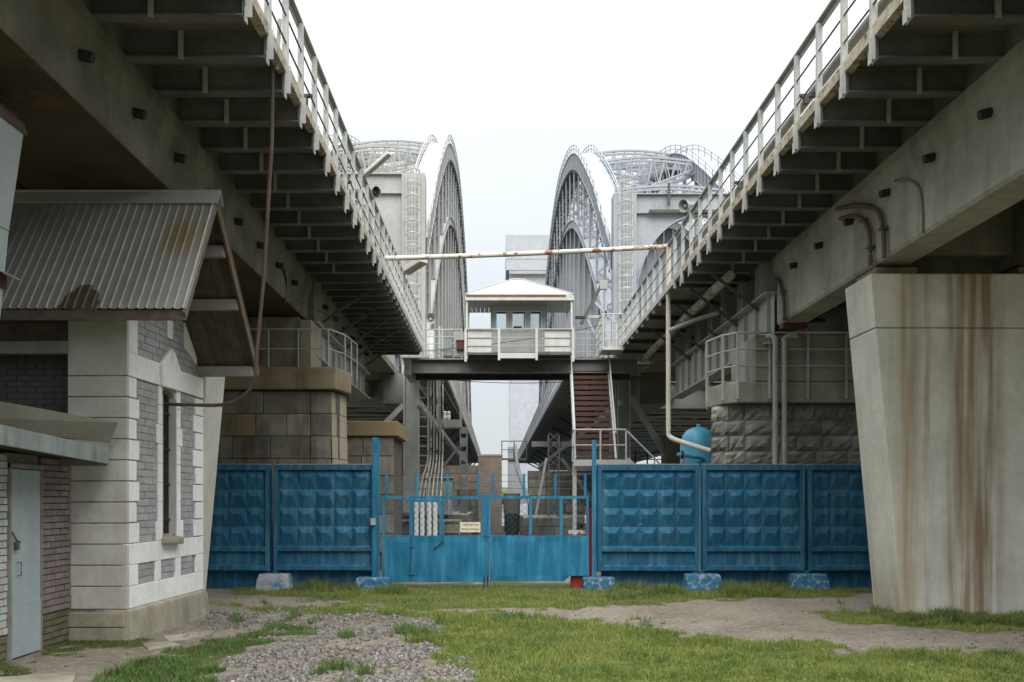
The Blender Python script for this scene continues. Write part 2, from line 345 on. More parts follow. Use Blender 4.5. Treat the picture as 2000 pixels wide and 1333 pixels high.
class MB:
    def __init__(self):
        self.v, self.f = [], []
    def add(self, vs, fs):
        b = len(self.v)
        self.v += [tuple(p) for p in vs]
        self.f += [tuple(i + b for i in q) for q in fs]
    def box(self, x0, x1, y0, y1, z0, z1):
        self.add([(x0, y0, z0), (x1, y0, z0), (x1, y1, z0), (x0, y1, z0), (x0, y0, z1), (x1, y0, z1), (x1, y1, z1), (x0, y1, z1)],
                 [(0, 3, 2, 1), (4, 5, 6, 7), (0, 1, 5, 4), (1, 2, 6, 5), (2, 3, 7, 6), (3, 0, 4, 7)])
        return self
    def bar(self, p, q, w, h, up=(0, 0, 1)):
        p, q, up = Vector(p), Vector(q), Vector(up)
        d = (q - p).normalized()
        s = d.cross(up)
        if s.length < 1e-4:
            s = d.cross(Vector((1, 0, 0)))
        s.normalize()
        t = s.cross(d)
        s, t = s * w / 2, t * h / 2
        self.add([p - s - t, p + s - t, p + s + t, p - s + t, q - s - t, q + s - t, q + s + t, q - s + t],
                 [(0, 1, 2, 3), (7, 6, 5, 4), (0, 4, 5, 1), (1, 5, 6, 2), (2, 6, 7, 3), (3, 7, 4, 0)])
        return self
    def tube(self, pts, r, n=8):
        pts = [Vector(p) for p in pts]
        vs, fs = [], []
        for i, p in enumerate(pts):
            d = (pts[min(i + 1, len(pts) - 1)] - pts[max(i - 1, 0)]).normalized()
            a = d.cross(Vector((0, 0, 1)))
            if a.length < 0.05:
                a = d.cross(Vector((1, 0, 0)))
            a.normalize()
            b = d.cross(a)
            for k in range(n):
                t = 2 * math.pi * k / n
                vs.append(p + (a * math.cos(t) + b * math.sin(t)) * r)
        for i in range(len(pts) - 1):
            for k in range(n):
                fs.append((i * n + k, i * n + (k + 1) % n, (i + 1) * n + (k + 1) % n, (i + 1) * n + k))
        fs.append(tuple(range(n - 1, -1, -1)))
        fs.append(tuple(range((len(pts) - 1) * n, len(pts) * n)))
        self.add(vs, fs)
        return self
    def prism(self, poly, axis, a, b):
        def at(p, t):
            return {'x': (t, p[0], p[1]), 'y': (p[0], t, p[1]), 'z': (p[0], p[1], t)}[axis]
        n = len(poly)
        self.add([at(p, a) for p in poly] + [at(p, b) for p in poly],
                 [tuple(range(n)), tuple(range(2 * n - 1, n - 1, -1))] + [(i, (i + 1) % n, (i + 1) % n + n, i + n) for i in range(n)])
        return self
    def loft(self, A, B):
        n = len(A)
        self.add(list(A) + list(B), [tuple(range(n)), tuple(range(2 * n - 1, n - 1, -1))] + [(i, (i + 1) % n, (i + 1) % n + n, i + n) for i in range(n)])
        return self
    def lathe(self, c, prof, n=20, axis=(0, 0, 1)):
        ax = Vector(axis).normalized()
        a = ax.orthogonal().normalized()
        b = ax.cross(a)
        c = Vector(c)
        vs, fs = [], []
        for r, h in prof:
            for k in range(n):
                t = 2 * math.pi * k / n
                vs.append(c + ax * h + (a * math.cos(t) + b * math.sin(t)) * max(r, 1e-4))
        for i in range(len(prof) - 1):
            for k in range(n):
                fs.append((i * n + k, i * n + (k + 1) % n, (i + 1) * n + (k + 1) % n, (i + 1) * n + k))
        fs.append(tuple(range(n - 1, -1, -1)))
        fs.append(tuple(range((len(prof) - 1) * n, len(prof) * n)))
        self.add(vs, fs)
        return self
    def xform(self, mtx, start=0):
        self.v = self.v[:start] + [tuple(mtx @ Vector(p)) for p in self.v[start:]]
        return self
    def mesh(self, name, m, smooth=False):
        me = bpy.data.meshes.new(name)
        me.from_pydata(self.v, [], self.f)
        bm = bmesh.new()
        bm.from_mesh(me)
        bmesh.ops.recalc_face_normals(bm, faces=bm.faces)
        bm.to_mesh(me)
        bm.free()
        me.materials.append(M[m])
        if smooth:
            me.polygons.foreach_set("use_smooth", [True] * len(me.polygons))
            me.set_sharp_from_angle(angle=math.radians(40))
        return me
    def build(self, name, m, parent=None, label=None, smooth=False, bevel=0.0):
        lo = [min(p[i] for p in self.v) for i in range(3)]
        hi = [max(p[i] for p in self.v) for i in range(3)]
        c = Vector([(a + b) / 2 for a, b in zip(lo, hi)])
        self.v = [(p[0] - c.x, p[1] - c.y, p[2] - c.z) for p in self.v]
        o = link(name, self.mesh(name, m, smooth), c, parent, label)
        if bevel:
            md = o.modifiers.new("bevel", 'BEVEL')
            md.width = bevel
            md.segments = 2
            md.limit_method = 'ANGLE'
        return o

def link(name, me, loc, parent=None, label=None, rz=0.0, scale=(1, 1, 1), rot=None):
    o = bpy.data.objects.new(name, me)
    o.location = loc
    o.rotation_euler = rot if rot else (0, 0, rz)
    o.scale = scale
    WM[o.name] = Matrix.LocRotScale(Vector(loc), o.rotation_euler.copy(), Vector(scale))
    if parent is not None:
        o.parent = parent
        o.matrix_parent_inverse = WM[parent.name].inverted()
    if label:
        o["label"] = label
    col.objects.link(o)
    return o

def thing(name, label, cat, loc, group=None):
    o = bpy.data.objects.new(name, None)
    o.empty_display_size = 0.3
    o.location = loc
    WM[o.name] = Matrix.Translation(Vector(loc))
    o["label"], o["category"] = label, cat
    if group:
        o["group"] = group
    col.objects.link(o)
    return o

def tag(o, label, cat, group=None):
    o["label"], o["category"] = label, cat
    if group:
        o["group"] = group
    return o

def structure(o):
    o["kind"] = "structure"
    return o

def stuff(o):
    o["kind"] = "stuff"
    return o

def curve(pts, n=8):
    """Catmull-Rom through the points."""
    pts = [Vector(p) for p in pts]
    out = []
    for i in range(len(pts) - 1):
        p0, p1, p2, p3 = pts[max(i - 1, 0)], pts[i], pts[i + 1], pts[min(i + 2, len(pts) - 1)]
        for k in range(n):
            t = k / n
            out.append(0.5 * ((2 * p1) + (p2 - p0) * t + (2 * p0 - 5 * p1 + 4 * p2 - p3) * t * t + (3 * p1 - p0 - 3 * p2 + p3) * t ** 3))
    out.append(pts[-1])
    return out

def wander(a, b, sag, n=10):
    a, b = Vector(a), Vector(b)
    return [a.lerp(b, i / n) + Vector((0, 0, -sag * 4 * (i / n) * (1 - i / n))) for i in range(n + 1)]

def vnoise(x, y, s, seed=0):
    """smooth value noise in -1..1 on arrays"""
    r = np.random.default_rng(seed).random((64, 64)) * 2 - 1
    u, v = x / s, y / s
    i, j = np.floor(u).astype(int), np.floor(v).astype(int)
    fu, fv = u - i, v - j
    fu, fv = fu * fu * (3 - 2 * fu), fv * fv * (3 - 2 * fv)
    i0, i1, j0, j1 = i % 64, (i + 1) % 64, j % 64, (j + 1) % 64
    return (r[i0, j0] * (1 - fu) + r[i1, j0] * fu) * (1 - fv) + (r[i0, j1] * (1 - fu) + r[i1, j1] * fu) * fv

def mesh_np(name, V, F, m, nper):
    me = bpy.data.meshes.new(name)
    me.vertices.add(len(V))
    me.vertices.foreach_set("co", V.astype(np.float32).ravel())
    me.loops.add(len(F) * nper)
    me.loops.foreach_set("vertex_index", F.astype(np.int32).ravel())
    me.polygons.add(len(F))
    me.polygons.foreach_set("loop_start", np.arange(0, len(F) * nper, nper, dtype=np.int32))
    me.update(calc_edges=True)
    me.materials.append(m)
    return me

# ================================================================== GROUND
def lay(x, y):
    """where a ground point lies on the plan of the yard, as seen plan co-ordinates used to lay out turf, track and rubble"""
    return 969 + 2000 * x / y, 978 + 2000 * CAM_Z / y

def inside(px, py, poly):
    r = np.zeros(px.shape, bool)
    n = len(poly)
    for i in range(n):
        (x1, y1), (x2, y2) = poly[i], poly[(i + 1) % n]
        with np.errstate(divide='ignore', invalid='ignore'):
            c = ((y1 > py) != (y2 > py)) & (px < (x2 - x1) * (py - y1) / (y2 - y1 + 1e-9) + x1)
        r ^= c
    return r

TURF = [
    [(405, 1138), (2300, 1138), (2300, 1152), (1720, 1160), (1500, 1170), (1300, 1177), (1100, 1188), (900, 1187), (760, 1186), (640, 1172), (460, 1158)],
    [(430, 1187), (700, 1186), (900, 1196), (1000, 1203), (900, 1206), (640, 1203), (560, 1198)],
    [(780, 1201), (900, 1196), (1000, 1200), (1150, 1212), (1300, 1232), (1500, 1256), (1700, 1270), (2000, 1277), (2600, 1290), (3200, 2400), (700, 2400), (845, 1345), (900, 1312), (800, 1262), (885, 1232), (840, 1208)],
    [(625, 1230), (560, 1252), (480, 1276), (430, 1300), (380, 1350), (100, 1500), (190, 1345), (280, 1300), (400, 1262), (540, 1232)],
    [(1575, 1196), (1700, 1197), (2400, 1200), (2400, 1238), (1980, 1240), (1750, 1225), (1600, 1208)],
    [(-80, 1288), (40, 1288), (45, 1318), (-80, 1330)],
    [(75, 1240), (255, 1246), (300, 1256), (180, 1268), (90, 1280)],
]
RUBBLE = [
    [(395, 1200), (560, 1196), (830, 1206), (880, 1230), (800, 1262), (900, 1312), (850, 1350), (760, 1500), (250, 1500), (380, 1348), (470, 1302), (600, 1256), (650, 1230), (560, 1226), (400, 1236)],
]
TRACK_STONES = [[(480, 1180), (700, 1178), (1100, 1196), (1350, 1208), (1700, 1240), (2000, 1245), (2000, 1262), (1600, 1240), (1200, 1212), (900, 1194), (560, 1190)]]

def cover(polys, x, y, amp=1.0):
    px, py = lay(x, y)
    k = (y / 15.0)
    px = px + amp * (vnoise(x, y, 0.35, 3) * 26 + vnoise(x, y, 0.12, 4) * 12) / k
    py = py + amp * (vnoise(x, y, 0.4, 5) * 9 + vnoise(x, y, 0.13, 6) * 5) / k ** 1.5
    r = np.zeros(x.shape, bool)
    for p in polys:
        r |= inside(px, py, p)
    return r

def gz(x, y):
    x, y = np.asarray(x, float), np.asarray(y, float)
    return 0.018 * vnoise(x, y, 1.7, 1) + 0.008 * vnoise(x, y, 0.5, 2) + 0.004 * vnoise(x, y, 0.14, 8) + 0.10 * np.exp(-(((x + 1.6) / 1.6) ** 2 + ((y - 12.3) / 1.5) ** 2))

gx, gy = np.arange(-13, 17.01, 0.1), np.arange(4, 24.01, 0.1)
X, Y = np.meshgrid(gx, gy, indexing='ij')
Z = gz(X, Y)
nx, ny = X.shape
idx = np.arange(nx * ny).reshape(nx, ny)
F = np.stack([idx[:-1, :-1], idx[1:, :-1], idx[1:, 1:], idx[:-1, 1:]], -1).reshape(-1, 4)

def ground_mat():
    m = mat('yard earth', (0.20, 0.175, 0.138), (0.13, 0.11, 0.083), 0.95, scale=0.9, rust=(0.30, 0.275, 0.24), r_lo=0.5, r_hi=0.7, r_scale=9, bump=0.8, b_scale=35)
    nt = m.node_tree
    N, L = nt.nodes, nt.links
    bs = N["Principled BSDF"]
    src = bs.inputs["Base Color"].links[0].from_socket
    at = N.new("ShaderNodeAttribute"); at.attribute_name = "turf"
    x = N.new("ShaderNodeMix"); x.data_type = 'RGBA'
    L.new(at.outputs["Fac"], x.inputs[0]); L.new(src, x.inputs[6]); x.inputs[7].default_value = (0.085, 0.095, 0.03, 1)
    L.new(x.outputs[2], bs.inputs["Base Color"])
    return m
M['ground'] = ground_mat()
M['far_earth'] = mat('weedy far ground', (0.11, 0.10, 0.07), (0.07, 0.08, 0.04), 0.95, scale=0.5)
me = mesh_np("yard_ground", np.stack([X, Y, Z], -1).reshape(-1, 3), F, M['ground'], 4)
turf = cover(TURF, X.ravel(), Y.ravel()).astype(np.float32)
a_ = me.attributes.new("turf", 'FLOAT', 'POINT')
a_.data.foreach_set("value", turf)
me.polygons.foreach_set("use_smooth", [True] * len(me.polygons))
structure(link("ground", me, (0, 0, 0)))
mb = MB()
mb.box(-500, 500, -500, 57, -1.0, -0.07)
structure(mb.build("terrain", 'far_earth'))
mb = MB()
mb.add([(-3000, 57.2, -1.6), (3000, 57.2, -1.6), (3000, 3000, -1.6), (-3000, 3000, -1.6)], [(0, 1, 2, 3)])
structure(mb.build("river", 'water'))
mb = MB()
mb.box(-500, 500, 57, 57.6, -3.0, 0.35)
structure(mb.build("embankment", 'cap_grey'))

# grass blades
def grass(name, n, region, hmin, hmax, seed, c1, c2, xr=(-11, 14), yr=(8.8, 20.7)):
    r = np.random.default_rng(seed)
    y = 1 / (r.random(n) * (1 / yr[0] - 1 / yr[1]) + 1 / yr[1])       # denser where it is seen larger
    x = (r.random(n) * 2 - 1) * 0.62 * y + 0.02 * y
    keep = cover(region, x, y) & (r.random(n) < 0.42 + 0.58 * (vnoise(x, y, 0.28, 21) > -0.35))
    x, y = x[keep], y[keep]
    n = len(x)
    z = gz(x, y)
    clump = 0.65 + 0.5 * vnoise(x, y, 0.45, 22) + 0.25 * vnoise(x, y, 0.15, 23)
    h = (hmin + (hmax - hmin) * r.random(n) ** 1.6) * np.clip(clump, 0.25, 1.4)
    yaw = r.random(n) * 6.283
    wd = 0.0035 + 0.004 * r.random(n)
    lean = h * (0.2 + 0.7 * r.random(n))
    ld = r.random(n) * 6.283
    dx, dy = np.cos(yaw) * wd, np.sin(yaw) * wd
    lx, ly = np.cos(ld) * lean, np.sin(ld) * lean
    V = np.empty((n, 5, 3))
    V[:, 0] = np.stack([x - dx, y - dy, z - 0.01], -1)
    V[:, 1] = np.stack([x + dx, y + dy, z - 0.01], -1)
    V[:, 2] = np.stack([x + dx * 0.7 + lx * 0.35, y + dy * 0.7 + ly * 0.35, z + h * 0.6], -1)
    V[:, 3] = np.stack([x - dx * 0.7 + lx * 0.35, y - dy * 0.7 + ly * 0.35, z + h * 0.6], -1)
    V[:, 4] = np.stack([x + lx, y + ly, z + h * 0.92], -1)
    b = np.arange(n)[:, None] * 5
    F = np.concatenate([b + [0, 1, 2], b + [0, 2, 3], b + [3, 2, 4]], 0)
    m = mat(name + ' blades', c1, c2, 0.6, scale=1.1, lo=0.36, hi=0.62, rust=(0.24, 0.20, 0.07), r_lo=0.6, r_hi=0.7, r_scale=30)
    nt = m.node_tree
    tr = nt.nodes.new("ShaderNodeBsdfTranslucent")
    ms = nt.nodes.new("ShaderNodeMixShader")
    bs = nt.nodes["Principled BSDF"]
    nt.links.new(bs.inputs["Base Color"].links[0].from_socket, tr.inputs["Color"])
    ms.inputs[0].default_value = 0.35
    nt.links.new(bs.outputs[0], ms.inputs[1])
    nt.links.new(tr.outputs[0], ms.inputs[2])
    nt.links.new(ms.outputs[0], nt.nodes["Material Output"].inputs[0])
    return stuff(link(name, mesh_np(name, V.reshape(-1, 3), F, m, 3), (0, 0, 0)))

tag(grass("grass", 620000, [TURF[0], TURF[1], TURF[2], TURF[4]], 0.03, 0.115, 31, (0.245, 0.28, 0.075), (0.15, 0.205, 0.048)), "short yellow green grass between the track and the blue fence", "grass")
tag(grass("lush_grass", 300000, [TURF[3]], 0.04, 0.14, 32, (0.125, 0.19, 0.055), (0.085, 0.145, 0.04), yr=(8.8, 14.5)), "darker green grass patch left of the rubble heap", "grass")
tag(grass("moss", 120000, [TURF[5], TURF[6]], 0.01, 0.04, 33, (0.10, 0.15, 0.02), (0.07, 0.10, 0.02), yr=(10, 14)), "mossy green growth at the foot of the brick shed", "moss")
# scattered weeds in the rubble and on the track
def weed_poly():
    r = random.Random(5)
    out = []
    spots = [(r.uniform(880, 2000), 1215 + 118 * r.random() ** .7, r.uniform(3, 9)) for _ in range(70)]
    spots = [q for q in spots if q[1] > 1215 + max(0, q[0] - 1050) * .07] + [(r.uniform(460, 1700), r.uniform(1146, 1180), r.uniform(3, 6)) for _ in range(30)]
    for px, py, s in spots + list(((800, 1252, 26), (825, 1258, 20), (700, 1262, 14), (560, 1210, 16), (470, 1212, 14), (660, 1328, 18), (720, 1322, 22), (760, 1330, 18), (620, 1218, 14), (520, 1184, 10), (640, 1180, 12), (1250, 1222, 16), (1000, 1210, 20), (870, 1222, 14))):
        out.append([(px + s * math.cos(a) * r.uniform(.6, 1.2), py + s * .45 * math.sin(a) * r.uniform(.6, 1.2)) for a in [k * .8 for k in range(8)]])
    return out
tag(grass("weed", 520000, weed_poly(), 0.05, 0.2, 34, (0.13, 0.20, 0.06), (0.09, 0.15, 0.04)), "tufts of taller weeds growing through the grey rubble", "weeds")

# longer grass left uncut along the fence foot and pillar
tag(grass("tall_grass", 700000, [[(1195, 1140), (1322, 1140), (1325, 1166), (1260, 1162), (1190, 1172)], [(1400, 1142), (1535, 1142), (1530, 1166), (1410, 1168)], [(560, 1136), (700, 1134), (705, 1152), (640, 1160), (560, 1152)], [(755, 1140), (790, 1140), (780, 1165), (745, 1160)], [(1725, 1196), (1800, 1205), (2000, 1207), (2000, 1220), (1790, 1222), (1735, 1215)]], 0.08, 0.26, 36, (0.19, 0.23, 0.07), (0.12, 0.17, 0.045), yr=(14, 20.7)), "longer uncut grass along the foot of the fence and the tapered pillar", "grass")
# rubble stones
def stones(name, n, region, smin, smax, seed, m, yr=(8.8, 20.5), thin=1.0):
    r = np.random.default_rng(seed)
    bm = bmesh.new()
    bmesh.ops.create_icosphere(bm, subdivisions=1, radius=1)
    bv = np.array([v.co[:] for v in bm.verts]); bf = np.array([[v.index for v in f.verts] for f in bm.faces])
    bm.free()
    y = 1 / (r.random(n) * (1 / yr[0] - 1 / yr[1]) + 1 / yr[1])
    x = (r.random(n) * 2 - 1) * 0.62 * y
    dens = np.clip(0.62 + 0.75 * vnoise(x, y, 0.55, 51) + 0.4 * vnoise(x, y, 0.18, 52), 0.05, 1)
    keep = cover(region, x, y, 2.0) & (r.random(n) < thin * dens)
    x, y = x[keep], y[keep]
    n = len(x)
    s = smin + (smax - smin) * r.random(n) ** 3
    sc = s[:, None] * (0.6 + 0.7 * r.random((n, 3))) * [1, 1, 0.7]
    V = bv[None] * (0.7 + 0.6 * r.random((n, 12, 1))) * sc[:, None]
    a = r.random(n) * 6.283
    ca, sa = np.cos(a)[:, None], np.sin(a)[:, None]
    vx, vy = V[..., 0] * ca - V[..., 1] * sa, V[..., 0] * sa + V[..., 1] * ca
    tilt = (r.random(n) - .5)[:, None] * 1.2
    V = np.stack([vx + x[:, None], vy + y[:, None], V[..., 2] + vx * tilt + (gz(x, y) + s * 0.25 * r.random(n))[:, None]], -1)
    F = bf[None] + np.arange(n)[:, None, None] * 12
    return stuff(link(name, mesh_np(name, V.reshape(-1, 3), F.reshape(-1, 3), m, 3), (0, 0, 0)))
M['rubble'] = mat('grey crushed stone', (0.20, 0.188, 0.175), (0.085, 0.075, 0.067), 0.9, scale=17, lo=0.38, hi=0.6, rust=(0.40, 0.37, 0.335), r_lo=0.58, r_hi=0.66, r_scale=15)
tag(stones("rubble", 170000, RUBBLE, 0.007, 0.046, 41, M['rubble']), "grey and pinkish crushed stone spread over the bare ground", "rubble")
tag(stones("track_gravel", 26000, TRACK_STONES, 0.006, 0.022, 42, M['rubble'], thin=0.7), "fine pale gravel along the dirt track", "gravel")
tag(stones("loose_stone", 2600, [[(-400, 1150), (2400, 1150), (2400, 1500), (-400, 1500)]], 0.008, 0.03, 43, M['rubble']), "stray stones lying on the dirt and grass", "stones")

# broken concrete paving beside the house
for (p, lab) in (([(318, 1246), (420, 1234), (405, 1247), (330, 1256)], "flat broken concrete slab lying beside the house plinth"),
                 ([(278, 1262), (330, 1255), (352, 1262), (290, 1272)], "small broken concrete slab in front of the longer one by the house"),
                 ([(-40, 1330), (150, 1316), (140, 1345), (-60, 1360)], "concrete slab sunk in dirt at the bottom left corner")):
    mb = MB()
    q = [((px - 969) / 2000 * (2000 * CAM_Z / (py - 978)), 2000 * CAM_Z / (py - 978)) for px, py in p]
    mb.prism(q, 'z', -0.03, 0.024)
    tag(mb.build("paving_slab", 'plinth', bevel=0.008), lab, "slab", "broken slabs near the house")

# ================================================================== RAILWAY VIADUCTS (concrete approach spans)
DECK_Z = 7.12
def ibeam(x0, x1, y, z0, z1, fl=0.16):
    mb = MB()
    mb.box(x0, x1, y - 0.012, y + 0.012, z0 + 0.02, z1 - 0.02)
    mb.box(x0, x1, y - fl / 2, y + fl / 2, z0, z0 + 0.02)
    mb.box(x0, x1, y - fl / 2, y + fl / 2, z1 - 0.02, z1)
    return mb

def drape(name, root, s, xr, y0, y1, ztop, every, pipe):
    """railing along a deck edge: part railing > rail_post, guard_rod"""
    mb = MB()
    mb.box(xr - 0.04, xr + 0.04, y0, y1, ztop - 0.02, ztop)
    mb.box(xr + s * 0.03 - 0.01, xr + s * 0.03 + 0.01, y0, y1, ztop - 0.09, ztop - 0.02)
    rail = mb.build("railing", 'grey_steel', root)
    for dz in (0.42, 0.76):
        r = MB().tube([(xr - s * 0.03, y0, ztop - dz), (xr - s * 0.03, (y0 + y1) / 2, ztop - dz - 0.01), (xr - s * 0.03, y1, ztop - dz)], 0.013, 6)
        r.build("guard_rod", 'dark_steel', rail)
    if pipe:
        n = int((y1 - y0) / 2)
        p = MB().tube([(xr + s * 0.24, y0 + (y1 - y0) * k / n, ztop - 0.55 + 0.012 * math.sin(k * 1.7)) for k in range(n + 1)], 0.062, 10)
        p.build("service_pipe", 'pipe', rail, smooth=True)
        for k in range(int((y1 - y0) / 4)):
            yy = y0 + 1.72 + 4 * k
            b = MB()
            b.box(min(xr, xr + s * 0.30), max(xr, xr + s * 0.30), yy - 0.05, yy + 0.05, ztop - 0.65, ztop - 0.62)
            b.box(xr + s * 0.1 - 0.03, xr + s * 0.1 + 0.03, yy - 0.05, yy + 0.05, ztop - 0.75, ztop - 0.65)
            b.build("pipe_bracket", 'dark_steel', rail)
    return rail

def post_mesh(s, zb, zt):
    mb = MB()
    mb.box(-0.036, 0.036, -0.006, 0.006, zb, zt)
    mb.box(-0.036 if s > 0 else 0.026, -0.026 if s > 0 else 0.036, 0.006, 0.065, zb, zt)
    return mb.mesh("rail_post", 'white_steel')

def viaduct(s, xr, xg, zb, yend, soffits, label, walk):
    root = thing("railway_viaduct", label, "viaduct", (xg, 0, 0), "twin railway viaducts")
    y0 = 5
    zt = 6.82
    # fascia girder with its curved haunch
    def gp(x_in, w):
        pr = [(x_in, zb + 0.05), (x_in + s * 0.03, zb), (x_in + s * (w - .03), zb), (x_in + s * w, zb + 0.05), (x_in + s * w, zt),
              (x_in - s * 0.10, zt), (x_in - s * 0.095, zt - 0.16), (x_in - s * 0.05, zt - 0.30), (x_in, zt - 0.42)]
        return pr
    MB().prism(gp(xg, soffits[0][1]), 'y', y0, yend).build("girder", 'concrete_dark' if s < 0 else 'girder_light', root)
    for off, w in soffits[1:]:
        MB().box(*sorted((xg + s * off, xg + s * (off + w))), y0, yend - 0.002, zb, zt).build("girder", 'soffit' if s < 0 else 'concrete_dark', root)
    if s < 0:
        MB().box(*sorted((xg + s * 0.035, xg + s * (soffits[0][1] - .035))), y0, yend - 0.01, zb - 0.012, zb - 0.002).build("soffit_skin", 'soffit', root)  # thin sheet carrying the shade-darkened soffit colour under the first girder
    wtot = soffits[-1][0] + soffits[-1][1]
    mb = MB()
    mb.box(*sorted((xg - s * 0.05, xg + s * (wtot + 0.1))), y0, yend, zt + 0.001, 7.30)
    mb.build("track_slab", 'concrete_dark', root)
    mb = MB()
    mb.box(*sorted((xg - s * 0.02, xg + s * 0.12)), y0, yend, 7.301, 7.72)
    mb.build("ballast_wall", 'concrete', root)
    # drain stubs along the face
    me = MB().lathe((0, 0, 0), [(0.06, 0), (0.06, 0.16)], 10, (-s, 0, -0.25)).mesh("drain_stub", 'black')
    y = 10.58 - 1.57 * 3
    while y < yend - 0.4:
        link("drain_stub", me, (xg + s * 0.02, y, zt - 0.44), root)
        y += 1.57
    # cantilever brackets, slabs, posts
    bmesh_ = MB()
    L = abs(xr - xg)
    tb = ibeam(-L / 2 if True else 0, L / 2, 0, -0.15, 0.15, 0.18)
    xs = s * 0.12
    stf = MB().box(xs - 0.03, xs + 0.03, -0.10, -0.088, -0.17, 0.15).box(xs - 0.006, xs + 0.006, -0.088, -0.013, -0.15, 0.148).mesh('web_stiffener', 'grey_steel')
    tb.box(-s * L / 2 - 0.006, -s * L / 2 + 0.006, -0.09, 0.09, -0.17, 0.15)
    bme = tb.mesh("cantilever_beam", 'beam')
    pme = post_mesh(s, 6.84, 8.16)
    sl = MB()
    sl.box(-L / 2 - 0.02, L / 2, -0.485, 0.485, 7.122, 7.20)
    sme = sl.mesh("deck_slab", 'concrete_dark')
    eme = MB().box(*sorted((-s * (L / 2 + 0.05), -s * (L / 2 - 0.06))), -0.47, 0.46, 7.05, 7.121).box(*sorted((-s * (L / 2 + 0.04), -s * (L / 2 + 0.021))), -0.48, 0.47, 7.122, 7.21).mesh('slab_edge', 'slab_edge')
    hang = MB()
    hang.box(-0.035, 0.035, -0.01, 0.01, -0.14, 0.2)
    hang.box(-0.035, -0.02, -0.04, 0.04, -0.2, -0.05)
    hme = hang.mesh("bracket_plate", 'white_steel')
    yy = 10.75 - 5
    k = 0
    while yy < walk:
        xm = (xr + xg) / 2
        jit = random.uniform(-0.02, 0.02)
        link("cantilever_beam", bme, (xm, yy + jit, 6.97), root)
        link("web_stiffener", stf, (xm, yy + jit, 6.97), root)
        link("rail_post", pme, (xr - s * 0.02, yy - 0.03 + jit, 0), root)
        link("deck_slab", sme, (xm, yy + 0.5, random.uniform(-0.006, 0.006)), root)
        link("slab_edge", eme, (xm, yy + 0.5, random.uniform(-0.008, 0.008)), root)
        link("bracket_plate", hme, (xr - s * 0.07, yy - 0.1 + jit, 6.93), root)
        yy += 1.0
        k += 1
    drape("railing", root, s, xr, y0, walk + 0.7, 8.22, 1, True)
    return root

# left: X runs negative from the gap, so the deck lies on the -X side
left_viaduct = viaduct(-1, -2.64, -4.3, 5.9, 23.4, [(0, 1.93), (1.96, 1.95), (3.94, 1.95), (5.92, 1.95)],
                       "railway viaduct above the house roof, on the left, with brown concrete soffit and white railing", 23.0)
right_viaduct = viaduct(1, 4.35, 5.87, 5.43, 21.4, [(0, 0.56), (2.2, 0.56), (4.4, 0.56), (6.6, 0.56)],
                        "railway viaduct resting on the rust streaked tapered pillar, white railing along its edge", 24.0)
for x0, r in ((5.87, right_viaduct),):
    MB().box(x0 + 0.57, x0 + 7, 14, 21.3, 6.4, 6.819).build("cross_diaphragm", 'concrete_dark', r)
    MB().box(x0 + 0.57, x0 + 7, 16.0, 16.35, 5.6, 6.395).build("cross_diaphragm", 'concrete_dark', r)
# curved drain pipes on the right girder face
for P4 in ([(17.3, 6.7), (16.6, 6.55), (16.0, 6.37), (15.55, 6.15), (15.36, 5.85), (15.3, 5.40)], [(17.15, 6.49), (16.6, 6.38), (16.2, 6.21), (15.95, 5.98), (15.88, 5.7), (15.87, 5.42)], [(21.3, 6.4), (21.0, 6.25), (20.75, 6.0), (20.62, 5.7), (20.6, 5.42)]):
    pts = curve([(5.77 if z > 6.4 else 5.80, y, z) for y, z in P4], 5)
    MB().tube(pts, 0.038, 8).build("drain_pipe", 'pipe_brown', right_viaduct, smooth=True)
    for y, z in P4[2:5:2]:
        MB().box(5.755, 5.86, y - 0.06, y + 0.06, z - 0.02, z + 0.02).build("pipe_clamp", 'dark_steel', right_viaduct)
pts = curve([(5.80, 14.9, 6.42), (5.82, 14.5, 6.32), (5.85, 14.14, 6.07), (5.855, 14.05, 5.69), (5.855, 14.05, 5.44)], 6)
MB().tube(pts, 0.02, 6).build("cable", 'yellow', right_viaduct, smooth=True)
pts = curve([(-4.2, 20.2, 6.45), (-4.25, 20.5, 6.4), (-4.29, 20.9, 6.25), (-4.33, 21.0, 5.8)], 6)
MB().tube(pts, 0.022, 6).build("cable", 'black', left_viaduct, smooth=True)

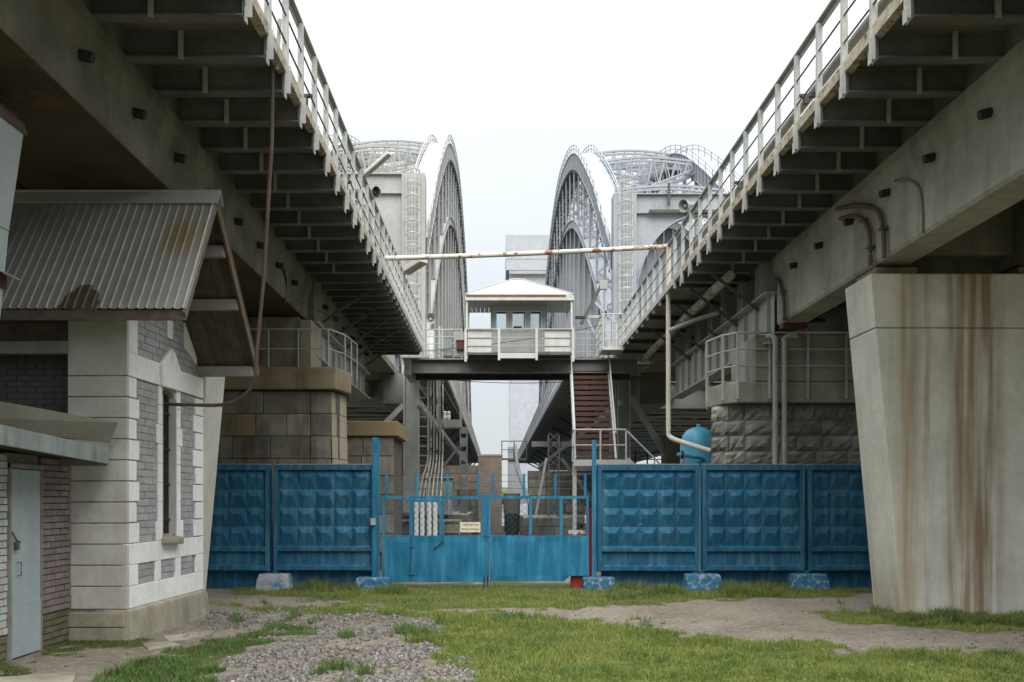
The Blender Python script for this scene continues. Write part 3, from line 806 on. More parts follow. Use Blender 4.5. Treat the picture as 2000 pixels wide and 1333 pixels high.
# ------------------------------------------------------------------ tapered concrete pillars
def pillar(s, xin_top, y0, y1, m, label):
    root = thing("bridge_pillar", label, "pillar", (s * (abs(xin_top) + 3), y0, 0), "tapered pillars under the viaducts")
    zt, slope, W = 5.23, 0.09, 6.6
    a = abs(xin_top)
    def sec(z, e=0):
        d = slope * (zt - z)
        return [(s * (a + d), y0, z), (s * (a + W - d), y0, z), (s * (a + W - d), y1, z), (s * (a + d), y1, z)]
    mb = MB()
    mb.loft(sec(-0.3), sec(4.40))
    mb.build("shaft", m, root, bevel=0.03)
    mb = MB()
    mb.loft(sec(4.407), sec(zt))
    mb.build("head", m, root, bevel=0.02)
    mb = MB()
    q = lambda z: [(x + (0.012 if i in (0, 3) else -0.012) * s, y + (0.012 if i < 2 else -0.012), z) for i, (x, y, _) in enumerate(sec(z))]
    mb.loft(q(4.40), q(4.407))
    mb.build("joint", 'cap_grey', root)
    for k in range(4):
        x = s * (a + 0.12 + 2.2 * k + 0.35) if s > 0 else s * (a + 0.1 + 1.97 * k + 0.9)
        b = MB().box(x - 0.32, x + 0.32, y0 + 0.18, y1 - 0.12, zt, zt + 0.14)
        b.build("bearing_pad", 'cap_concrete', root, bevel=0.015)
        b = MB().box(x - 0.24, x + 0.24, y0 + 0.3, y1 - 0.3, zt + 0.14, zt + 0.2 if s > 0 else zt + 0.66)
        b.box(x - 0.28, x + 0.28, y0 + 0.26, y1 - 0.26, zt + 0.165, zt + 0.185)
        b.build("bearing", 'red_steel', root)
    return root
pillar(1, 5.70, 15.6, 16.75, 'pillar', "tall tapered concrete pillar with long rust streaks in front of the blue fence")
pillar(-1, -4.42, 16.15, 17.2, 'pillar', "pale tapered concrete pillar half hidden behind the white house")

# ------------------------------------------------------------------ steel girder spans between stone piers and arches
def steel_span(s, xr, xg, y0, y1, step, thin, label):
    root = thing("girder_span", label, "bridge span", (xg, y0, 0), "riveted girder spans before the arches")
    zb, zt = 5.08, (5.9 if s < 0 else 6.18)
    for i, off in enumerate((0, 2.1, 5.2)):
        x = xg + s * off
        mb = MB()
        mb.box(x - 0.012, x + 0.012, y0, y1, zb + 0.03, zt - 0.03)
        mb.build("girder_web", 'grey_steel', root)
        mb = MB()
        mb.box(x - 0.2, x + 0.2, y0, y1, zb, zb + 0.03)
        mb.box(x - 0.2, x + 0.2, y0, y1, zt - 0.03, zt)
        mb.box(x - s * 0.025 - 0.012, x - s * 0.025 + 0.012, y0, y1, zb + 0.03, zb + 0.16)
        mb.build("girder_flange", 'grey_steel', root)
        if i == 0:
            me = MB().box(-0.035, 0.035, -0.008, 0.008, zb + 0.03, zt - 0.03).mesh("stiffener", 'grey_steel')
            y = y0 + 0.3
            rv = MB()
            while y < y1:
                link("stiffener", me, (x - s * 0.05, y, 0), root)
                for k in range(8 if s > 0 else 6):
                    for dy in (-0.1, 0.1):
                        rv.lathe((x - s * 0.012, y + dy, zb + 0.1 + k * 0.125), [(0.018, 0), (0.012, 0.014)], 6, (-s, 0, 0))
                for k in range(7):
                    rv.lathe((x - s * 0.037, y + k * 0.14, zb + 0.1), [(0.018, 0), (0.012, 0.014)], 6, (-s, 0, 0))
                y += 1.0
            stuff(rv.build("rivets", 'grey_steel', root))
    if s > 0:
        stl = MB().box(-0.17, 0.17, -0.16, 0.16, 6.182, 6.995).box(-0.25, 0.0, -0.012, 0.012, 6.182, 6.9).mesh('stool', 'grey_steel')
        for k in range(7):
            link('stool', stl, (xg + 0.1, y0 + 1.0 + 1.7 * k, 0), root)
    mb = MB()
    mb.box(*sorted((xg - s * 0.15, xg + s * 8.5)), y0, y1 + 11.5, 7.0, 7.25)
    mb.build("track_slab", 'concrete_dark', root)
    if s < 0:
        mb = MB()
        mb.box(xg - 0.1, xg + 0.12, y0, y1, 5.92, 6.995)
        mb.build("fascia_slab", 'concrete_dark', root)
        me = MB().lathe((0, 0, 0), [(0.06, 0), (0.06, 0.16)], 8, (1, 0, -0.25)).mesh("drain_stub", 'black')
        y = 24.7
        while y < y1:
            link("drain_stub", me, (xg + 0.1, y, 6.45), root)
            y += 1.57
    L = abs(xr - xg)
    bme = ibeam(-L / 2, L / 2, 0, -0.06 if thin else -0.13, 0.06 if thin else 0.13, 0.12).mesh("cantilever_beam", 'dark_steel' if thin else 'beam')
    pme = post_mesh(s, 6.9, 8.16)
    sl = MB().box(-L / 2 - 0.02, L / 2, -step / 2 + 0.012, step / 2 - 0.012, *((7.06, 7.11) if thin else (7.085, 7.18)))
    sme = sl.mesh("deck_plank", 'timber_grey' if thin else 'slab_edge')
    edge = MB().box(-0.03, 0.03, -step / 2 + 0.05, step / 2 - 0.05, 7.0, 7.14).mesh("kick_plate", 'white_steel')
    y = 23.75 if s < 0 else 24.75
    xm = (xr + xg) / 2
    n = int((36.2 - y) / step)
    for k in range(n + 1):
        yy = y + k * step
        link("cantilever_beam", bme, (xm, yy, 6.98 if thin else 6.95), root)
        link("deck_plank", sme, (xm, yy + step / 2, random.uniform(-0.008, 0.008)), root)
        link("kick_plate", edge, (xr - s * 0.05, yy + step / 2, 0), root)
        for h in range(max(1, round(step))):
            link("rail_post", pme, (xr - s * 0.02, yy + h * step / max(1, round(step)), 0), root)
    for k in range(5):      # struts from girder to deck edge
        yy = y0 + 1.2 + k * 2.0
        MB().bar((xg - s * 0.02, yy, 6.0), (xr + s * 0.35, yy, 6.9), 0.06, 0.06).build("strut", 'dark_steel', root)
        MB().box(*sorted((xg, xg + s * 5.2)), yy - 0.1, yy + 0.1, 6.1, 6.7).build("cross_beam", 'dark_steel', root)
    drape("railing", root, s, xr, y - 0.04, 36.3, 8.22, 1, s > 0 and False)
    return root
left_span = steel_span(-1, -2.64, -4.3, 23.5, 33.4, 0.78, False, "riveted plate girder span on the left between the brown ashlar pier and the ladder column")
right_span = steel_span(1, 4.35, 5.87, 21.6, 33.4, 2.2, True, "riveted plate girder span on the right carrying the plank walkway beside the tank")
pts = [(5.15, 22.5 + k * 1.5, 6.72 + 0.03 * (k % 2)) for k in range(10)]
MB().tube(pts, 0.11, 10).build("lagged_pipe", 'lag', right_span, smooth=True)

# ------------------------------------------------------------------ stone piers
def post_rail(root, path, h, n_rail, m, r=0.02, every=0.55, flat=False, low=-0.01):
    rail = MB()
    for i, (a, b) in enumerate(zip(path[:-1], path[1:])):
        for k in range(n_rail):
            z = h * (1 - k / n_rail)
            rail.tube([Vector(a) + Vector((0, 0, z)), Vector(b) + Vector((0, 0, z))], r * (1 if k == 0 else 0.7), 6)
    o = rail.build("railing", m, root)
    me = (MB().box(-0.025, 0.025, -0.025, 0.025, low, h) if flat else MB().tube([(0, 0, 0), (0, 0, h)], r, 6)).mesh("rail_post", m)
    for a, b in zip(path[:-1], path[1:]):
        a, b = Vector(a), Vector(b)
        n = max(1, round((b - a).length / every))
        for k in range(n):
            link("rail_post", me, a.lerp(b, k / n), o)
    link("rail_post", me, Vector(path[-1]), o)
    return o

lp = thing("stone_pier", "brown stained ashlar pier with a chamfered cap behind the left blue fence", "pier", (-6, 23, 0), "stone piers beneath the girder spans")
MB().prism([(-12, 22.05), (-3.60, 22.05), (-3.42, 22.35), (-3.55, 24.2), (-12, 24.2)], 'z', -0.3, 4.12).build("core", 'joint', lp)
cx = [(-12, 21.82), (-3.42, 21.82), (-3.24, 22.9), (-3.5, 24.5), (-12, 24.5)]
MB().prism(cx, 'z', 4.14, 4.62).build("cap", 'cap_concrete', lp, bevel=0.03)
z = 4.12
row = 0
while z > 0.4:
    h = 0.485
    x = -3.98 + 0.0 * row
    bat = 0.02 * row
    k = 0
    while x > -11:
        wdt = random.uniform(0.5, 0.95) if row else random.uniform(0.8, 1.4)
        st = MB().box(x - wdt + 0.006, x - 0.006, 21.98 - bat - random.uniform(0, 0.02), 22.3, z - h + 0.006, z - 0.006)
        st.build("stone", random.choice(['stone_a'] * 5 + ['stone_b']), lp, bevel=0.012)
        x -= wdt
        k += 1
    st = MB().box(-3.975, -3.55 + 0.005 * row, 21.965 - bat, 22.3, z - h + 0.006, z - 0.006)
    st.build("stone", 'stone_a', lp, bevel=0.012)
    st = MB().prism([(-3.54 + 0.012 * row, 21.97 - bat), (-3.36 + 0.012 * row, 22.9), (-3.54 + 0.012 * row, 24.22), (-3.7, 24.22)], 'z', z - h + 0.006, z - 0.006)
    st.build("stone", 'stone_c', lp, bevel=0.012)
    z -= h
    row += 1
MB().box(-11, -4.38, 22.75, 24.2, 4.62, 5.86).build("upper_block", 'stone_a', lp, bevel=0.02)
MB().box(-4.375, -4.12, 22.8, 24.2, 4.62, 5.8).build("bearing_block", 'stone_c', lp, bevel=0.02)
post_rail(lp, [(-7.5, 22.1, 4.62), (-3.62, 22.1, 4.62), (-3.38, 22.9, 4.62), (-3.3, 24.3, 4.62)], 0.85, 2, 'grey_steel', 0.018, 0.62)

# rear buttress with an ochre stained cap
bt = thing("pier_buttress", "lower ashlar buttress with ochre stained cap behind the brown pier", "pier", (-3.5, 27.5, 0))
MB().box(-6, -2.72, 27, 29.5, -0.3, 3.45).build("core", 'joint', bt)
z = 3.45
while z > 0.6:
    x = -2.70
    while x > -5:
        wd_ = random.uniform(0.6, 1.1)
        MB().box(x - wd_ + 0.008, x - 0.008, 26.95, 27.1, z - 0.502, z - 0.008).build("stone", 'stone_a', bt, bevel=0.012)
        x -= wd_
    z -= 0.51
MB().box(-6, -2.58, 26.85, 29.6, 3.46, 3.86).build("cap", 'yellow', bt, bevel=0.03)

rp = thing("stone_pier", "rock faced grey granite pier with a plain concrete cap behind the right blue fence", "pier", (7, 23, 0), "stone piers beneath the girder spans")
MB().prism([(5.3, 22.15), (12, 22.15), (12, 24.6), (5.32, 24.6), (4.95, 22.75)], 'z', -0.3, 3.84).build("core", 'joint', rp)
MB().prism([(5.13, 21.75), (12, 21.75), (12, 24.6), (5.08, 24.6), (4.74, 23.0), (4.90, 22.1)], 'z', 3.85, 4.30).build("cap", 'cap_grey', rp, bevel=0.03)
MB().box(5.95, 12, 22.7, 24.5, 4.30, 5.42).build("upper_block", 'cap_grey', rp, bevel=0.02)
MB().box(5.60, 5.94, 22.75, 24.4, 4.30, 5.36).build("bearing_block", 'concrete', rp, bevel=0.02)
MB().box(5.9, 6.4, 21.05, 21.35, 5.33, 5.43).build("bearing", 'red_steel', rp)
MB().box(5.5, 12, 21.75, 22.69, 4.305, 5.29).build("bearing_shelf", 'cap_grey', rp, bevel=0.02)
def rock_mesh(seed, w, h):
    r = random.Random(seed)
    nx_, nz_ = 7, 5
    vs, fs = [], []
    for i in range(nx_):
        for k in range(nz_):
            u, v = i / (nx_ - 1), k / (nz_ - 1)
            e = min(u, 1 - u) * w, min(v, 1 - v) * h
            d = 0.0 if min(e) == 0 else 0.045 + r.uniform(-0.02, 0.045)
            vs.append(((u - .5) * w, -d, (v - .5) * h))
    for i in range(nx_ - 1):
        for k in range(nz_ - 1):
            a = i * nz_ + k
            fs.append((a, a + nz_, a + nz_ + 1, a + 1))
    b = len(vs)
    vs += [(-.5 * w, .16, -.5 * h), (.5 * w, .16, -.5 * h), (.5 * w, .16, .5 * h), (-.5 * w, .16, .5 * h)]
    c = [0, (nx_ - 1) * nz_, nx_ * nz_ - 1, nz_ - 1]
    fs += [tuple(i * nz_ for i in range(nx_)) + (b + 1, b), tuple((nx_ - 1) * nz_ + k for k in range(nz_)) + (b + 2, b + 1),
           tuple(i * nz_ + nz_ - 1 for i in range(nx_ - 1, -1, -1)) + (b + 3, b + 2), tuple(range(nz_ - 1, -1, -1)) + (b, b + 3), (b, b + 1, b + 2, b + 3)]
    mb = MB()
    mb.add(vs, fs)
    return mb.mesh("stone", 'rock')
rocks = [rock_mesh(s_, 1, 0.325) for s_ in range(7)]
z = 3.84
row = 0
while z > 0.9:
    x = 5.36
    first = True
    while x < 11.5:
        wd_ = random.uniform(0.42, 0.85)
        link("stone", random.choice(rocks), (x + wd_ / 2, 22.08 - random.uniform(0, 0.02), z - 0.165), rp, scale=(wd_ - 0.012, 1, 1))
        x += wd_
    # the rounded corner
    cxx, cyy, R_ = 5.36, 22.64, 0.54
    for a0, a1 in (((0, 48), (48, 90)) if row % 2 else ((0, 34), (34, 90))):
        am = math.radians(-90 - (a0 + a1) / 2)
        ln = R_ * math.radians(a1 - a0)
        link("stone", random.choice(rocks), (cxx + math.cos(am) * R_, cyy + math.sin(am) * R_, z - 0.165), rp, scale=(ln * 1.02, 1, 1), rz=am + math.pi / 2)
    for k in range(3):
        link("stone", random.choice(rocks), (4.90 + 0.13 * k, 22.95 + 0.6 * k, z - 0.165), rp, scale=(0.62, 1, 1), rz=-math.pi / 2 - 0.21)
    z -= 0.333
    row += 1
post_rail(rp, [(5.02, 24.3, 4.28), (4.73, 23.0, 4.28), (4.89, 22.09, 4.28), (5.13, 21.74, 4.28), (5.8, 21.73, 4.28), (11.5, 21.73, 4.28)], 1.05, 3, 'grey_steel', 0.026, 0.8, flat=True, low=-0.35)
# two conduits on the pier face
for k, x in enumerate((5.86, 6.05)):
    pts = curve([(x - 0.14, 21.62, 5.22), (x - 0.06, 21.55, 5.23), (x, 21.5, 5.12), (x, 21.5, 4.7), (x, 21.5, 0.0)], 5) if not k else \
          curve([(x + 0.3, 21.62, 5.23), (x + 0.12, 21.55, 5.23), (x, 21.5, 5.12), (x, 21.5, 4.7), (x, 21.5, 0.0)], 5)
    tag(MB().tube(pts, 0.055, 10).build("conduit", 'pipe', smooth=True), ("grey vertical conduit, the one nearer the tank, on the granite pier" if not k else "grey vertical conduit, the one nearer the tapered pillar, on the granite pier"), "pipe", "conduits down the granite pier")

# ================================================================== ARCH BRIDGES
RIB_SHAPE = [(52, 13.6), (54.5, 15.3), (58, 17.4), (61, 19.4), (65, 21.6), (69, 23.6), (74, 25.9), (80, 27.9), (87, 29.4), (96, 30.4), (106, 29.7), (115, 27.8), (124, 24.7), (133, 20.0), (141, 13.6)]
LOW = [(52, 6.4), (56, 9.7), (60, 12.4), (66, 15.8), (72, 18.9), (79, 21.6), (87, 23.3), (94, 23.9), (102, 23.0), (110, 20.8), (119, 17.0), (130, 11.2), (141, 5.4)]
def rib_at(tab, y):
    c = curve([(0, a, b) for a, b in tab], 8)
    return float(np.interp(y, [p.y for p in c], [p.z for p in c])) + CAM_Z

def arch_bridge(xa, inner, paint, label, dy, detail=True, edge=None, drop=0.0):
    """xa: face of the truss nearest the gap; inner=+1 when the other truss lies at larger X"""
    W, GAUGE = 1.15, 7.6
    RIB = [(a, b - drop) for a, b in RIB_SHAPE]
    root = thing("arch_bridge", label, "bridge", (xa, 46 + dy, 7), "steel arch spans")
    ptop = 17.2 if inner > 0 else 17.9
    ys = [52 + 89 * k / 44 for k in range(45)]
    for t in range(2):
        x0 = xa + inner * GAUGE * t
        lo, hi = sorted((x0, x0 + inner * W))
        def ribmesh(tab, h, a, b, name, fl):
            mb = MB()
            n = len(ys)
            for xx0, xx1, za, zb in ((a, b, -h, 0), (a - fl, b + fl, -h - 0.04, -h), (a - fl, b + fl, 0, 0.04)):
                vs = []
                for y in ys:
                    z = rib_at(tab, y)
                    vs += [(xx0, y + dy, z + za), (xx1, y + dy, z + za), (xx1, y + dy, z + zb), (xx0, y + dy, z + zb)]
                fs = [(i * 4 + k, i * 4 + (k + 1) % 4, i * 4 + 4 + (k + 1) % 4, i * 4 + 4 + k) for i in range(n - 1) for k in range(4)]
                fs += [(3, 2, 1, 0), tuple(range(4 * n - 4, 4 * n))]
                mb.add(vs, fs)
            return mb.build(name, paint, root)
        ribmesh(RIB, 1.15, lo, hi, "upper_rib", 0.09)
        ribmesh(LOW, 0.55, lo + 0.12, hi - 0.12, "lower_rib", 0.10)
        # stiffening bars across the underside and sides of the rib, and its hand rails
        st = MB()
        sd = MB()
        rls = (MB(), MB())
        prev = {}
        for k in range(80):
            y = 52.5 + 88 * k / 80
            z = rib_at(RIB, y)
            z2 = rib_at(RIB, y + 0.3)
            sl = (z2 - z) / 0.3
            st.bar((lo - 0.14, y + dy, z - 1.27), (hi + 0.14, y + dy, z - 1.27), 0.07, 0.16)
            for xx in (lo - 0.05, hi + 0.05):
                sd.bar((xx, y + dy, z - 1.15), (xx, y + dy, z), 0.10, 0.05)
            zl = rib_at(LOW, y)
            st.bar((lo - 0.02, y + dy, zl - 0.62), (hi + 0.02, y + dy, zl - 0.62), 0.06, 0.1)
            if k % 2 == 0:
                for xx, rl in ((lo - 0.08, rls[0]), (hi + 0.08, rls[1])):
                    rl.bar((xx, y + dy, z + 0.03), (xx, y + dy, z + 0.65), 0.05, 0.05)
                    if xx in prev:
                        for hh in (0.65, 0.35):
                            a_, b_ = prev[xx]
                            rl.bar((xx, a_, b_ + hh), (xx, y + dy, z + hh), 0.05, 0.05)
                    prev[xx] = (y + dy, z)
        stuff(st.build("rib_stiffeners", 'rung', root))
        stuff(sd.build("rib_web_bars", paint, root))
        for rl in rls:
            rl.build("rib_railing", paint, root)
        # lattice posts between the ribs and plate hangers below
        for k in range(1, 20):
            y = 52 + 4.45 * k
            zu, zl = rib_at(RIB, y) - 1.15, rib_at(LOW, y)
            mb = MB()
            n = max(2, int((zu - zl) / 0.55))
            for xx in (lo + 0.1, hi - 0.1):
                mb.box(xx - 0.05, xx + 0.05, y + dy - 0.25, y + dy + 0.25, zl, zu)
            for j in range(n):
                a, b = zl + (zu - zl) * j / n, zl + (zu - zl) * (j + 1) / n
                pa, pb = (lo + 0.15, hi - 0.15) if j % 2 else (hi - 0.15, lo + 0.15)
                for yy in (-0.2, 0.2):
                    mb.bar((pa, y + dy + yy, a), (pb, y + dy + yy, b), 0.07, 0.03)
            if inner < 0:
                mb.box(lo + 0.16, hi - 0.16, y + dy - 0.03, y + dy + 0.03, zl, zu)
            mb.build("lattice_post", paint, root)
            mb = MB()
            zb = 7.0
            if zl - 0.55 > zb + 0.2:
                for xx in (lo + 0.13, hi - 0.13):
                    mb.box(xx - 0.03, xx + 0.03, y + dy - 0.28, y + dy + 0.28, zb, zl - 0.55)
                mb.box(lo + 0.16, hi - 0.16, y + dy - 0.02, y + dy + 0.02, zb, zl - 0.55)
                mb.build("hanger", paint, root)
        MB().box(lo, hi, 42.0, 141.6 + dy, 5.75, 6.98).build("bottom_chord", 'beam', root)
        # portal post with lattice face
        MB().box(lo, hi, 51.4 + dy, 52.5 + dy, 6.98, ptop).build("portal_post", paint, root)
        MB().box(lo, hi, 140.6 + dy, 141.6 + dy, 6.98, ptop).build("portal_post", paint, root)
        if t == 0 and detail:
            lx = (lo + hi) / 2
            lad = MB()
            yf = 51.4 + dy
            for xx in (lx - 0.32, lx + 0.32):
                lad.bar((xx, yf - 0.22, 7.1), (xx, yf - 0.22, 18.0), 0.06, 0.05)
            z = 7.3
            while z < 17.9:
                lad.bar((lx - 0.32, yf - 0.22, z), (lx + 0.32, yf - 0.22, z), 0.03, 0.03)
                z += 0.3
            lad_o = lad.build("ladder", 'bridge_top', root)
            z = 8.6
            ring = [(lx - 0.36 + 0.72 * j / 10, yf - 0.22 - 0.62 * math.sin(math.pi * j / 10), 0) for j in range(11)]
            hp = MB()
            while z < 17.9:
                for a, b in zip(ring[:-1], ring[1:]):
                    hp.bar((a[0], a[1], z), (b[0], b[1], z), 0.02, 0.07)
                z += 0.62
            for j in (1, 3, 5, 7, 9):
                hp.bar((ring[j][0], ring[j][1], 8.6), (ring[j][0], ring[j][1], 17.9), 0.035, 0.02)
            hp.build("ladder_cage", 'bridge_top', lad_o)
    X0, X1 = sorted((xa, xa + inner * (GAUGE + W)))
    I0, I1 = X0 + W, X1 - W
    # portal beam with arched opening
    for yy in ((51.7,) if detail else ()):
        MB().box(I0, I1, yy + dy - 0.06, yy + dy + 0.06, ptop - 0.95, ptop).build("portal_beam", paint, root)
        fl = MB()
        for zz in (ptop - 0.95, ptop):
            fl.box(I0, I1, yy + dy - 0.25, yy + dy + 0.25, zz - 0.03, zz + 0.03)
        fl.build("portal_flange", paint, root)
        cxm, hw = (I0 + I1) / 2, (I1 - I0) / 2
        arc = [(cxm + hw * math.cos(math.pi * j / 24), 11.8 + (ptop - 1.05 - 11.8) * math.sin(math.pi * j / 24)) for j in range(25)]
        MB().prism([(I0, ptop - 0.98), (I1, ptop - 0.98)] + arc, 'y', yy + dy - 0.05, yy + dy + 0.05).build("portal_spandrel", paint, root)
        rim = MB()
        for a, b in zip(arc[:-1], arc[1:]):
            rim.bar((a[0], yy + dy, a[1]), (b[0], yy + dy, b[1]), 0.5, 0.05, up=(-(b[1] - a[1]), 0, (b[0] - a[0])))
        rim.build("portal_rim", paint, root)
        gp_ = MB()
        for gx_ in (I0 + 1.6, I1 - 1.6):
            gp_.box(gx_ - 0.7, gx_ + 0.7, yy + dy - 0.075, yy + dy - 0.061, ptop - 0.9, ptop - 0.06)
        gp_o = gp_.build("gusset_plate", paint, root)
        rv = MB()
        for gx_ in (I0 + 1.6, I1 - 1.6):
            for q in range(11):
                for u_ in range(7):
                    rv.lathe((gx_ - 0.6 + 0.12 * q, yy + dy - 0.075, ptop - 0.84 + 0.12 * u_), [(0.03, 0), (0.02, 0.022)], 5, (0, -1, 0))
        for q in range(60):
            for zz in (ptop - 0.88, ptop - 0.08):
                rv.lathe((I0 + 0.1 * q, yy + dy - 0.06, zz), [(0.025, 0), (0.016, 0.02)], 5, (0, -1, 0))
        stuff(rv.build("rivets", paint, gp_o))
        MB().tube([((I0 + I1) / 2 - 1.6, yy + dy - 0.3, ptop - 0.6), ((I0 + I1) / 2 - 1.6, yy + dy - 0.3, ptop + 0.5)], 0.07, 8).build("beacon_post", 'dark_steel', root)
        MB().box((I0 + I1) / 2 - 2.6, (I0 + I1) / 2 + 1.2, yy + dy - 0.4, yy + dy - 0.26, ptop - 1.0, ptop - 0.85).build("cable_tray", 'dark_steel', root)
    # lens shaped lattice struts between the ribs
    for k in range(1, 10):
        y = 52 + 9.0 * k + dy
        z = rib_at(RIB, y - dy) - 0.6
        mb = MB()
        n = 16
        tp = [(I0 + (I1 - I0) * j / n, z + 0.3 * math.sin(math.pi * j / n) + 0.45) for j in range(n + 1)]
        bt_ = [(I0 + (I1 - I0) * j / n, z - 0.3 - 0.9 * math.sin(math.pi * j / n)) for j in range(n + 1)]
        for j in range(n):
            for yy in (-0.35, 0.35):
                mb.bar((tp[j][0], y + yy, tp[j][1]), (tp[j + 1][0], y + yy, tp[j + 1][1]), 0.12, 0.14)
                mb.bar((bt_[j][0], y + yy, bt_[j][1]), (bt_[j + 1][0], y + yy, bt_[j + 1][1]), 0.12, 0.12)
                a, b = (tp[j], bt_[j + 1]) if j % 2 else (bt_[j], tp[j + 1])
                mb.bar((a[0], y + yy, a[1]), (b[0], y + yy, b[1]), 0.07, 0.07)
        for ya, yb in ((0, 9.5),):
            if k < 9:
                z2 = rib_at(RIB, y - dy + 9.0) - 0.6
                mb.bar((I0, y, z), ((I0 + I1) / 2, y + 4.5, (z + z2) / 2), 0.16, 0.16)
                mb.bar((I1, y, z), ((I0 + I1) / 2, y + 4.5, (z + z2) / 2), 0.16, 0.16)
                mb.bar(((I0 + I1) / 2, y + 4.5, (z + z2) / 2), (I0, y + 9.0, z2), 0.16, 0.16)
                mb.bar(((I0 + I1) / 2, y + 4.5, (z + z2) / 2), (I1, y + 9.0, z2), 0.16, 0.16)
        mb.build("lateral_strut", paint, root)
    # floor
    MB().box(I0, I1, 45.4 + dy, 141.5 + dy, 6.99, 7.15).build("deck", 'dark_steel', root)
    me = MB().box(I0 + 0.01, I1 - 0.01, -0.18, 0.18, 5.9, 6.985).mesh("floor_beam", 'grey_steel')
    for k in range(41):
        link("floor_beam", me, (0, 46 + 2.37 * k + dy, 0), root)
    for j in range(4):
        xx = I0 + (I1 - I0) * (j + 0.5) / 4
        MB().box(xx - 0.1, xx + 0.1, 45.5 + dy, 141.4 + dy, 6.3, 6.98).build("stringer", 'beam', root)
    for k in range(20):
        ya, yb = 46 + 4.75 * k + dy, 50.75 + 4.75 * k + dy
        lb = MB().bar((I0, ya, 5.95), (I1, yb, 5.95), 0.16, 0.1).bar((I1, ya, 5.96), (I0, yb, 5.96), 0.16, 0.1)
        stuff(lb.build("wind_bracing", 'beam', root))
    # footway cantilevered on the gap side
    if edge is not None:
        L = abs(edge - xa)
        a, b = sorted((edge, xa))
        me = ibeam(a, b, 0, -0.11, 0.09, 0.16).mesh("footway_bracket", 'grey_steel')
        stp = 1.2
        y = 38.2 + dy * 0
        sgn = 1 if edge > xa else -1
        while y < 141 + dy:
            link("footway_bracket", me, (0, y, 6.98), root)
            y += stp
        y0 = 38.0
        MB().box(a, b, y0, 141 + dy, 7.075, 7.12).build("footway_deck", 'timber_grey', root)
        MB().box(edge - 0.04, edge + 0.04, y0, 141 + dy, 6.95, 7.25).build("footway_edge", paint, root)
        rl = MB()
        for h in (8.22, 7.9, 7.6):
            rl.bar((edge, y0, h), (edge, 141 + dy, h), 0.05, 0.05 if h < 8 else 0.07)
        y = y0
        while y < 141 + dy:
            rl.bar((edge, y, 7.25), (edge, y, 8.2), 0.06, 0.06)
            y += 1.2
        rl.build("footway_railing", paint, root)
        # raking struts and an inspection rail hung below
        for k in range(12):
            yy = 47 + 8 * k
            MB().bar((xa, yy + dy, 5.8), ((edge * 2 + xa) / 3, yy + dy, 6.85), 0.14, 0.14).build("raking_strut", 'dark_steel', root)
        MB().bar(((edge + xa * 2) / 3, 40, 5.6), ((edge + xa * 2) / 3, 118, 5.6), 0.16, 0.24).build("inspection_rail", paint, root)
    return root

def copy_tree(o, parent=None, dx=Vector((0, 0, 0))):
    c = o.copy()
    c.location = o.location + (dx if parent is None else Vector((0, 0, 0)))
    if parent is not None:
        c.parent = parent
    col.objects.link(c)
    for ch in o.children:
        copy_tree(ch, c, dx)
    return c

left_arch = arch_bridge(-3.5, -1, 'bridge_warm', "pale grey steel arch span on the left with a caged ladder on its portal", -1.0, True, -2.1, 0.5)
right_arch = arch_bridge(5.9, 1, 'bridge', "blue grey steel arch span on the right behind the guard cabin with lattice cross struts", 0.0, True, 2.9, 0.9)
bpy.context.view_layer.update()
l2 = copy_tree(left_arch, None, Vector((0, 106, 0)))
l2["label"] = "farther arch span, a sliver just right of the left arch above the brick pier"
r2 = copy_tree(right_arch, None, Vector((0, 106, 0)))
r2["label"] = "farther arch span behind the right arch in line with it"

# ------------------------------------------------------------------ lift tower of the river span
lt = thing("lift_tower", "pale windowless tower rising between the arches behind the cabin", "tower", (5, 160, -1))
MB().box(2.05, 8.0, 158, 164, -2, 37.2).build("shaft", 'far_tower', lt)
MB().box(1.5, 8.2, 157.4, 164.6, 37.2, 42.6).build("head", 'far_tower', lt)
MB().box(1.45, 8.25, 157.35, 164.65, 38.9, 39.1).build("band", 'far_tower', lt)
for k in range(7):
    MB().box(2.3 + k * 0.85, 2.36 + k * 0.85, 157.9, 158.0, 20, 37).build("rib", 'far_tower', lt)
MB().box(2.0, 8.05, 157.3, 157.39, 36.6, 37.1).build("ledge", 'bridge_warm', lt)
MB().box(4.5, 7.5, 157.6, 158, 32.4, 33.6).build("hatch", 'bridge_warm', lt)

# ------------------------------------------------------------------ columns carrying the footbridge end
lc = thing("steel_column", "riveted steel column with a ladder on the left under the footbridge", "column", (-3.3, 41, 1.3))
MB().box(-3.62, -3.14, 40.6, 41.2, 1.25, 6.9).build("shaft", 'grey_steel', lc)
fl = MB()
for xx in (-3.64, -3.12):
    fl.box(xx - 0.03, xx + 0.03, 40.45, 41.3, 1.25, 6.9)
fl.build("flange", 'grey_steel', lc)
MB().box(-3.9, -2.9, 40.3, 41.5, 1.18, 1.3).build("base_plate", 'dark_steel', lc)
lad = MB()
for xx in (-3.06, -2.66):
    lad.bar((xx, 40.3, 2.2), (xx, 40.3, 7.2), 0.05, 0.05)
z = 2.4
while z < 7:
    lad.bar((-3.06, 40.3, z), (-2.66, 40.3, z), 0.03, 0.035)
    z += 0.38
lad.build("ladder", 'white_steel', lc)
MB().bar((-3.7, 41, 5.6), (-5.4, 41, 3.9), 0.2, 0.2).build("brace", 'grey_steel', lc)

